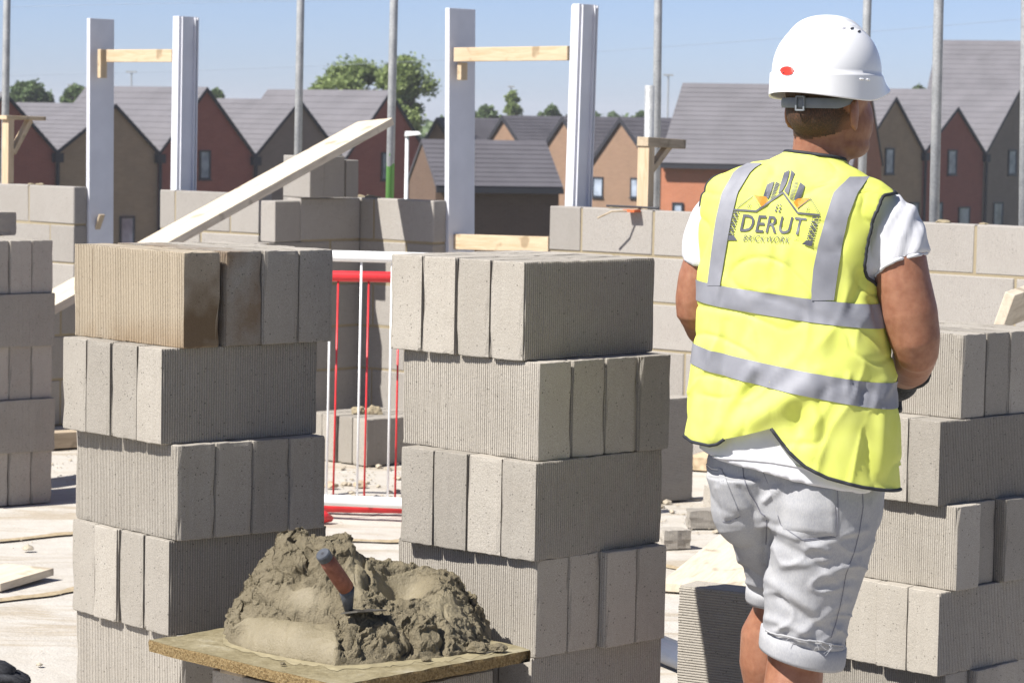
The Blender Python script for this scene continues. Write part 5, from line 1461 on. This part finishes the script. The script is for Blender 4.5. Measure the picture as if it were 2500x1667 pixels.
DR_ = Vector((-.25, 1, -.28)); DL_ = Vector((.35, 1, -.05))
hand(W_R, DR_, 1, mb); hand(W_L, DL_, -1, mb)
# legs
KR, KL = Q(1830, 1535, .04), Q(1782, 1430, .22)
AKR = Vector((Q(1815, 1600).x-.02, DM-.02, .10)); AKL = Vector((Q(1770, 1500).x-.02, DM+.30, .10))
limb([(Q(1905, 1090, .01), .10, .11), (Q(1898, 1160, .01), .098, .11), (Q(1875, 1280, .02), .086, .092), (Q(1850, 1400, .03), .072, .076), (Q(1832, 1480, .035), .063, .066), (Q(1827, 1522, .04), .0615, .063), (Q(1822, 1568, .035), .063, .066), (Q(1818, 1622, .025), .064, .068), (Q(1814, 1700, .015), .058, .062), (AKR + UP*.16, .042, .046), (AKR, .038, .044)])
limb([(Q(1725, 1110, .06), .06, .07), (Q(1742, 1180, .09), .058, .066), (Q(1772, 1280, .16), .046, .05), (Q(1784, 1350, .2), .044, .05), (Q(1784, 1400, .22), .052, .058), (Q(1768, 1455, .235), .0645, .064), (Q(1766, 1520, .24), .066, .066), (Q(1770, 1600, .26), .06, .062), (AKL + UP*.16, .042, .046), (AKL, .038, .044)])
for ak in (AKR, AKL):
    ell(mb, ak + Vector((.03, .07, -.045)), (Vector((.045, 0, 0)), Vector((.02, .12, 0)), UP*.042), 18, 12)
def skinmat():
    k = NT('tanned_skin'); v = k.coord('Object'); f = k.noise(v, 9, 4, .6); g = k.noise(v, 300, 3, .6); h = k.noise(v, 60, 3, .6)
    c = k.ramp(f, [(.3, (.235, .095, .05)), (.5, (.285, .125, .07)), (.72, (.33, .155, .092))])
    c = k.mix(.45, c, k.ramp(h, [(.3, (.20, .075, .042)), (.7, (.36, .18, .11))]))
    k.col(c).set(.5, 0, .4); k.p.inputs['Subsurface Weight'].default_value = .12; k.p.inputs['Subsurface Radius'].default_value = (.012, .004, .002)
    k.bump(k.math('ADD', k.math('MULTIPLY', g, .5), k.math('MULTIPLY', h, .5)), .4, .0024); return k.m
M['skin'] = skinmat()
body = remesh('body', mb, M['skin'], .0052, 5)
bb = bvh_of(body)
# short cropped hair: a skin-tight shell on the back and sides of the head
def hairmat():
    k = NT('cropped_hair'); v = k.coord('Object'); f = k.noise(k.coord('Object', (1, 1, .35)), 420, 3, .7); g = k.noise(v, 40, 3)
    gx = k.new('ShaderNodeSeparateXYZ'); k.link(v, gx.inputs[0]); z0 = HC.z - MO.z
    fade = k.new('ShaderNodeMapRange'); fade.inputs['From Min'].default_value = z0-.116; fade.inputs['From Max'].default_value = z0-.090; k.link(k.math('ADD', gx.outputs['Z'], k.math('MULTIPLY', g, .03)), fade.inputs[0])
    dt = k.new('ShaderNodeVectorMath', operation='DOT_PRODUCT'); k.link(v, dt.inputs[0]); dt.inputs[1].default_value = FH
    f2 = k.new('ShaderNodeMapRange'); f2.inputs['From Min'].default_value = (HC-MO).dot(FH)+.026; f2.inputs['From Max'].default_value = (HC-MO).dot(FH)-.02; k.link(k.math('ADD', dt.outputs['Value'], k.math('MULTIPLY', g, .02)), f2.inputs[0])
    a_ = k.math('MULTIPLY', k.math('MULTIPLY', fade.outputs[0], f2.outputs[0]), k.ramp(f, [(.3, (.55, .55, .55)), (.6, (1, 1, 1))]), True)
    k.col(k.mix(a_, (.265, .12, .068), k.ramp(f, [(.3, (.012, .009, .007)), (.7, (.045, .03, .021))]))).set(.7, 0, .3); k.bump(f, .5, .003); return k.m
M['hair'] = hairmat()
vs_, fs_ = {}, []
me_b = body.data
for p in me_b.polygons:
    c = p.center + MO - HC; fz, lz = c.dot(FH), c.dot(RH)
    line_ = -.112 + .02*max(0, fz+.06)/.06 + .004*noise.noise(c*60)
    if c.z > line_ and c.z < .02 and abs(lz) < .086 and fz < .03 - max(0, -c.z-.03)*.25 and not (abs(lz) > .066 and fz > -.035 and c.z < -.02):
        fs_.append([vs_.setdefault(i, len(vs_)) for i in p.vertices])
inv = sorted(vs_, key=lambda i: vs_[i])
obj('hair', mesh('hair', [me_b.vertices[i].co + me_b.vertices[i].normal*.0016 for i in inv], fs_, True), M['hair'], man)
for s_ in (1, -1):
    m_ = MB(); ell(m_, HC + FH*.084 + RH*.031*s_ - UP*.038 - MO, (FH*.011, RH*.013, UP*.008), 12, 8); m_.build('eye', simple('eye_white', (.7, .68, .64), .3), man, smooth=True)

# ---- gloves and boots
mg = MB(); hand(W_R, DR_, 1, mg, .004); dG = DR_.normalized()
etube(mg, [(W_R - dG*.075, RB_*.037, UP*.036), (W_R - dG*.04, RB_*.036, UP*.034), (W_R, RB_*.034, UP*.03)], 24)
ell(mg, W_R + dG*.03 - UP*.012, (RB_*.040, dG*.06, UP*.034), 18, 12)
M['glove_grey'] = simple('dark_grey_knit', (.05, .052, .058), .85, 0, .3, 220, .5, (.7, .003))
gl = remesh('glove', mg, M['glove_grey'], .004, 3); tag(gl, 'dark knitted work glove with red edge')
mm_ = MB().tube([W_R - dG*.05 - RB_*.036 - MO + UP*.02, W_R - dG*.05 - RB_*.039 - MO, W_R - dG*.05 - RB_*.034 - UP*.02 - MO], .006, 8).build('cuff_band', M['red_paint'], gl, smooth=True)
mg = MB(); hand(W_L, DL_, -1, mg, .004); dG = DL_.normalized(); etube(mg, [(W_L - dG*.06, RB_*.036, UP*.033), (W_L, RB_*.034, UP*.03)], 24)
remesh('glove', mg, M['glove_grey'], .005, 3)
M['boot'] = simple('tan_boot_leather', (.16, .09, .04), .7, 0, .3, 40, .3); M['sole'] = simple('boot_sole', (.03, .028, .026), .8)
for ak in (AKR, AKL):
    mg = MB(); fwd = Vector((.28, .96, 0)); sd = Vector((.96, -.28, 0))
    etube(mg, [(ak + UP*.10, sd*.052, fwd*.06), (ak + UP*.04, sd*.05, fwd*.06), (ak - UP*.02 + fwd*.0, sd*.05, fwd*.07), (ak - UP*.08 + fwd*.0, sd*.048, fwd*.07)], 20)
    ell(mg, ak + fwd*.09 - UP*.045, (sd*.05, fwd*.12, UP*.05), 20, 12)
    bt = remesh('boot', mg, M['boot'], .008, 4)
    sl_ = [(-.07, .042), (.0, .042), (.1, .05), (.18, .045), (.215, .02), (.215, -.02), (.18, -.045), (.1, -.05), (0, -.042), (-.07, -.042)]
    b_ = [Vector((ak.x, ak.y, 0)) + fwd*f_ + sd*s_ - MO for f_, s_ in sl_]
    MB().prism([p + UP*.002 for p in b_], [p + UP*.03 for p in b_]).build('sole', M['sole'], bt, bevel=.004)

# ---- denim shorts
def denim():
    k = NT('pale_denim'); v = k.coord('Object'); f = k.noise(v, 6, 4, .6); g = k.noise(k.coord('Object', (1, 1, .3)), 500, 2, .6); h = k.noise(v, 26, 4, .6)
    c = k.ramp(f, [(.3, (.285, .288, .302)), (.6, (.34, .342, .352)), (.8, (.39, .385, .38))])
    c = k.mix(.35, c, k.ramp(h, [(.3, (.26, .265, .285)), (.7, (.42, .415, .405))]))
    c = k.mix(.25, c, k.ramp(g, [(.35, (.28, .285, .32)), (.65, (.52, .515, .5))]))
    k.col(c).set(.85, 0, .2); k.bump(k.math('ADD', k.math('MULTIPLY', g, .3), h), .3, .003); return k.m
M['denim'] = denim()
mb = MB()
PROWS = [(1040, 1628, 2002, .125), (1060, 1620, 2022, .13), (1085, 1619, 2026, .133), (1110, 1627, 2026, .136), (1150, 1640, 2022, .138), (1180, 1650, 2018, .135), (1205, 1668, 2012, .125)]
secs = []
for y, xl, xr, B in PROWS:
    c = Q((xl+xr)/2, y, .015); a_ = math.sqrt(max(1e-6, ((xr-xl)/2*MPP)**2 - (B*math.sin(YAW))**2))/math.cos(YAW); secs.append((c + FB_*.02, RB_*a_, FB_*B))
etube(mb, secs, 40, 2.2)
ell(mb, Q(1885, 1155, -.022), (RB_*.108, FB_*.092, UP*.115), 24, 14)            # seat, right
ell(mb, Q(1712, 1150, .03), (RB_*.075, FB_*.09, UP*.10), 24, 14)            # seat, left
def leg_secs(rows, depth):
    out = []
    for (y, xl, xr, rb), dd in zip(rows, depth): out.append((Q((xl+xr)/2, y, dd), RB_*((xr-xl)/2*(DM+dd)/DM*MPP), FB_*rb))
    return out
def tilt(sec, k_):
    c, a_, b_ = sec; return (c, a_ + UP*(-k_*a_.length), b_)
rs = leg_secs([(1100, 1775, 2025, .125), (1150, 1768, 2022, .13), (1200, 1762, 2016, .13), (1245, 1759, 2007, .122), (1290, 1757, 1997, .114), (1334, 1756, 1978, .108), (1395, 1755, 1956, .102), (1450, 1753, 1944, .098), (1480, 1751, 1938, .097), (1500, 1750, 1934, .0965)], [-.01, -.01, -.005, 0, .005, .01, .02, .025, .03, .03])
rs = [tilt(s_, .0 if i < 5 else .05*(i-4)) for i, s_ in enumerate(rs)]
etube(mb, rs, 36)
ls = leg_secs([(1090, 1622, 1815, .12), (1150, 1641, 1820, .125), (1205, 1664, 1825, .118), (1250, 1685, 1826, .105), (1290, 1700, 1836, .098), (1330, 1719, 1842, .09), (1355, 1722, 1842, .086), (1378, 1721, 1842, .085)], [.03, .05, .08, .11, .14, .17, .19, .2])
ls = [tilt(s_, .0 if i < 4 else .03*(i-3)) for i, s_ in enumerate(ls)]
etube(mb, ls, 36)
SF = [(1770, 1235, 1890, 1300, 14, -.006), (1780, 1215, 1900, 1262, 10, .007), (1800, 1300, 1900, 1285, 12, .006), (1765, 1330, 1870, 1400, 16, .008), (1790, 1370, 1880, 1440, 12, -.008), (1830, 1460, 1940, 1380, 14, .007), (1765, 1420, 1850, 1450, 12, .007),
      (1900, 1320, 1970, 1290, 14, .006), (1880, 1350, 1960, 1330, 12, -.006), (1760, 1200, 1762, 1300, 10, -.008), (1700, 1120, 1750, 1200, 10, -.006), (1756, 1150, 1790, 1120, 9, .010), (1700, 1330, 1750, 1345, 9, .008), (1700, 1300, 1745, 1325, 8, -.006), (1650, 1120, 1670, 1180, 10, .006), (1840, 1240, 1960, 1235, 10, -.005), (1850, 1260, 1990, 1215, 10, .005),
      (1764, 1468, 1800, 1440, 8, .006), (1870, 1490, 1930, 1440, 10, .006), (1850, 1120, 1850, 1200, 40, .006)]
def short_disp(p, n_):
    x_, y_ = topx(p); s_ = .0025*noise.noise((p.x*16, p.y*16, p.z*10)) + .0012*noise.noise((p.x*40, p.y*40, p.z*40))
    w1 = 1-abs(noise.noise((x_*.012 + y_*.007, y_*.016 - x_*.004, 1.7)))*2.4; s_ += .0042*max(0, w1)**4*max(.15, min(1, (y_-1180)/120))
    if n_.y < .3:
        for x0, y0, x1, y1, w, a_ in SF:
            dx, dy = x1-x0, y1-y0; t = max(0, min(1, ((x_-x0)*dx + (y_-y0)*dy)/(dx*dx+dy*dy)))
            s_ += .72*a_*math.exp(-((x_-x0-dx*t)**2 + (y_-y0-dy*t)**2)/(w*w*.62))
    return p + n_*s_
shorts = remesh('shorts', mb, M['denim'], .0042, 6, short_disp); tag(shorts, 'pale washed denim shorts with rolled frayed cuffs')
hb_ = bvh_of(shorts)
def cuff(secs, grow, h, k_):
    c, a_, b_ = secs[-1]; d_ = (secs[-1][0]-secs[-2][0]).normalized(); rows_ = []; n = 60
    for t, g in ((-h, .0), (-h+.002, .0045), (-h*.5, .0062), (-.004, .0058), (.003, .004), (.004, -.002), (-.012, -.006)):
        row = []
        for j in range(n):
            q = 2*math.pi*j/n; fray = .004*noise.noise((q*3, t*9, 2)) if t < -h*.9 else 0
            row.append(c + d_*(t+.004) + (a_*math.cos(q) + b_*math.sin(q))*(1 + (g+grow+.0015*noise.noise((q*2, t*30, 1)))/a_.length) + UP*fray - MO)
        rows_.append(row)
    return MB().grid(rows_, closed=True).build('cuff', M['denim'], shorts, smooth=True)
def z4(x, y): return 1505.3 + x/2.777, 1034.9 + y/2.777
def pocket(quad, n=22, off=.0022):
    rows_ = []
    for i in range(n+1):
        row = []
        for j in range(n+1):
            p_ = lerp2(lerp2(quad[0], quad[1], j/n), lerp2(quad[3], quad[2], j/n), i/n); e_ = min(i, n-i, j, n-j)
            h = cast(hb_, *z4(*p_), off if e_ > 0 else .0004)
            if h is None: return None
            row.append(h-MO)
        rows_.append(row)
    return MB().grid(rows_).build('pocket', M['denim'], shorts, smooth=True)
pocket(((688, 135), (1150, 160), (1152, 548), (815, 500))); pocket(((400, 105), (425, 118), (548, 415), (440, 455)))
cuff(rs, .002, .043, 0); cuff(ls, .001, .034, 0)
M['stitch'] = simple('dark_stitching', (.17, .17, .2), .8)
M['stitch_pale'] = simple('pale_edge', (.62, .60, .56), .85)
SL = lambda pts, r_=.0007, mat='stitch', nm='seam', off=.0006: surf_line(hb_, [z4(*p) for p in pts], r_, M[mat], nm, shorts, 50, off)
SL([(555, 75), (565, 180), (600, 270), (640, 330), (670, 390), (700, 415)], .0012)
SL([(415, 110), (430, 240), (490, 350), (545, 415), (470, 455), (430, 450)]); SL([(425, 112), (440, 240), (500, 345), (535, 405)], .0007)
SL([(325, 85), (360, 115), (405, 120)], .0018, 'stitch_pale'); SL([(322, 92), (360, 124), (405, 129)])
SL([(685, 130), (760, 158), (870, 180), (1000, 185), (1130, 160)], .0022, 'stitch_pale', 'pocket_edge'); SL([(700, 145), (760, 168), (870, 190), (1000, 194), (1130, 170)])
SL([(1130, 165), (1142, 300), (1150, 420), (1142, 540)]); SL([(1158, 168), (1165, 330), (1158, 545)])
SL([(1142, 542), (1050, 555), (935, 565), (860, 515), (800, 470), (780, 410)]); SL([(1150, 550), (1050, 563), (945, 574)], .0007)
SL([(690, 140), (715, 200), (745, 250)]); SL([(700, 138), (725, 200)], .0007)
SL([(1318, 190), (1325, 360), (1300, 520), (1270, 640), (1215, 790), (1185, 960), (1150, 1100), (1120, 1190)])
SL([(710, 440), (705, 600)], .001)
# frayed threads at the rolled cuff
rnd = random.Random(6)
cf_pts = [z4(*p) for p in ((715, 1150), (780, 1165), (880, 1185), (950, 1205), (1050, 1215), (1110, 1230), (1190, 1240))]
surf_line(hb_, cf_pts, .0022, M['denim'], 'fray', shorts, 60, .004)
for i in range(7):
    t = rnd.random()*(len(cf_pts)-1); a_ = lerp2(cf_pts[int(t)], cf_pts[int(t)+1], t-int(t)); h = cast(hb_, *a_, .006)
    if h is None: continue
    h -= MO; MB().tube([h, h + Vector((rnd.uniform(-.01, .01), -.006, rnd.uniform(-.012, .004))), h + Vector((rnd.uniform(-.016, .016), -.008, rnd.uniform(-.022, .002)))], .0005, 5).build('thread', M['denim'], shorts)

# ---- hard hat
def plastic():
    k = NT('white_helmet_plastic'); f = k.noise(k.coord('Object'), 12, 4, .6); k.col(k.ramp(f, [(.3, (.76, .76, .77)), (.7, (.80, .80, .80))])).set(.32, 0, .45); return k.m
M['helmet'] = plastic()
HHC = Q(1899, 168)
aF, aL, hT = .126, .108, .116
def hel(phi, lev):
    """lev 0 lower rim .. 1 band top .. 2 crown"""
    cf_, sf_ = math.cos(phi), math.sin(phi)
    peak = .048*max(0, math.cos(max(-math.pi/2, min(math.pi/2, phi*1.15))))**2.2 if abs(phi) < math.pi/2 else 0
    zb = -.047 - .011*sf_*sf_ + .020*max(0, cf_)**1.5 + .004*max(0, -cf_)
    if lev <= 1:
        t = lev; s_ = 1.035 + .012*(1-t); z = zb + (-.003 - .004*max(0, cf_) - zb)*t
        ext = peak*(1-t)**.9; z -= .006*peak/.048*(1-t)*0
        r_ = (aF*s_ + ext, aL*s_ + ext*.35)
        return HHC + FH*r_[0]*cf_ + RH*r_[1]*sf_ + UP*z
    q = (lev-1)*math.pi/2; s_, z = math.cos(q)**.92, hT*math.sin(q)
    p = FH*aF*cf_*s_ + RH*aL*sf_*s_ + UP*z
    latv = abs(p.dot(RH)); ridge = .0055*(1/(1+math.exp((latv-.034)/.0014)))*min(1, (lev-1)*3)
    groove = -.0045*math.exp(-((latv-.062)/.0035)**2)*max(0, min(1, (lev-1.25)*4))*(1 if p.dot(FH) < .07 else 0)
    d_ = (FH*cf_*s_/aF + RH*sf_*s_/aL + UP*math.sin(q)/hT).normalized()
    return HHC + p + d_*(ridge+groove)
levs = [0, .06, .25, .5, .75, .94, 1.0] + [1.0001 + .9998*i/26 for i in range(27)]
rows_ = [[hel(-math.pi + 2*math.pi*j/120, l_) - MO for j in range(120)] for l_ in levs]
inner = [[(HHC-MO) + (p-(HHC-MO))*.965 for p in r_] for r_ in rows_[:4]]
mh = MB(); mh.grid([inner[3], inner[1], inner[0]] + rows_, closed=True); top_i = len(mh.v); mh.f.append(tuple(range(top_i-120, top_i)))
helmet = mh.build('hard_hat', M['helmet'], man, smooth=True); tag(helmet, 'white hard hat with red oval badge')
hv = bvh_of(helmet)
badge = decal_poly([[(28*math.cos(2*math.pi*i/40)*.56 + 1808, 28*.36*math.sin(2*math.pi*i/40) + 163) for i in range(40)]], simple('red_badge', (.66, .035, .02), .4), 'badge', hv, lambda x, y: (x, y), .0012, helmet)
text_on('JSP', ((1799, 168.5), (1817, 168), (1818, 158), (1800, 158.5)), hv, lambda x, y: (x, y), M['piping'], 'badge_lettering', badge, .0018)
for i, (x, y) in enumerate(((1938, 66), (1957, 66), (1973, 73))):
    decal_poly([[(x + 4.5*math.cos(2*math.pi*j/14 + .3)*(1.0 if i < 2 else .8), y + 2.6*math.sin(2*math.pi*j/14)) for j in range(14)]], M['piping'] if i in (1, 2) else simple('vent_shade', (.3, .3, .33), .6), 'vent', hv, lambda a_, b_: (a_, b_), .0008, helmet)
# raised lug and slot on the band
surf_line(hv, [(1975, 182), (1983, 182.5)], .002, M['helmet'], 'lug', helmet, 6, .001); surf_line(hv, [(1990, 183), (1997, 184)], .002, M['helmet'], 'lug', helmet, 6, .001)
# harness strap at the nape
M['strap'] = simple('grey_strap', (.17, .185, .20), .5, 0, .4, 30, .1)
def strap_pt(phi, z, g=0): return HC + FH*(.1045+g)*math.cos(phi) + RH*(.0845+g)*math.sin(phi) + UP*z
rows_ = []
for i in range(60):
    phi = R(75 + 170*i/59); lift = .05*max(0, abs(phi-math.pi)-1.0)**1.5
    z0 = (Q(1850, 249).z-HC.z) + lift; z1 = z0 + .021; rows_.append([strap_pt(phi, z0) - MO, strap_pt(phi, z0+.006, .0018) - MO, strap_pt(phi, z1-.006, .0018) - MO, strap_pt(phi, z1) - MO])
st = MB().grid(rows_).build('strap', M['strap'], helmet, smooth=True)
pb2 = strap_pt(math.pi-.16, Q(1812, 238).z-HC.z, .003) - MO; t_ = (strap_pt(math.pi-.2, 0)-strap_pt(math.pi-.1, 0)).normalized(); nn_ = t_.cross(UP)
for (du, dz, sx_, sz_) in ((0, .014, .018, .004), (0, -.014, .018, .004), (-.009, 0, .004, .03), (.009, 0, .004, .03)):
    MB().box(pb2 + t_*du + UP*dz, (sx_, .005, sz_), (t_, nn_, UP)).build('buckle', M['strap'], st, bevel=.001)


# ------------------------------------------------------------------ the air: faint summer haze
hz = MB().box((0, 1070, 3.0), (3200, 2320, 22.0)).build('haze', None)
kh = bpy.data.materials.new('haze'); kh.use_nodes = True; kn = kh.node_tree.nodes; kn.remove(kn['Principled BSDF'])
pv = kn.new('ShaderNodeVolumePrincipled'); pv.inputs['Color'].default_value = (.93, .95, 1, 1); pv.inputs['Density'].default_value = .0004; pv.inputs['Anisotropy'].default_value = 0
kh.node_tree.links.new(pv.outputs[0], kn['Material Output'].inputs['Volume']); hz.data.materials.append(kh)
tag(hz, 'faint pale haze over the distant houses', 'haze', None, 'stuff')
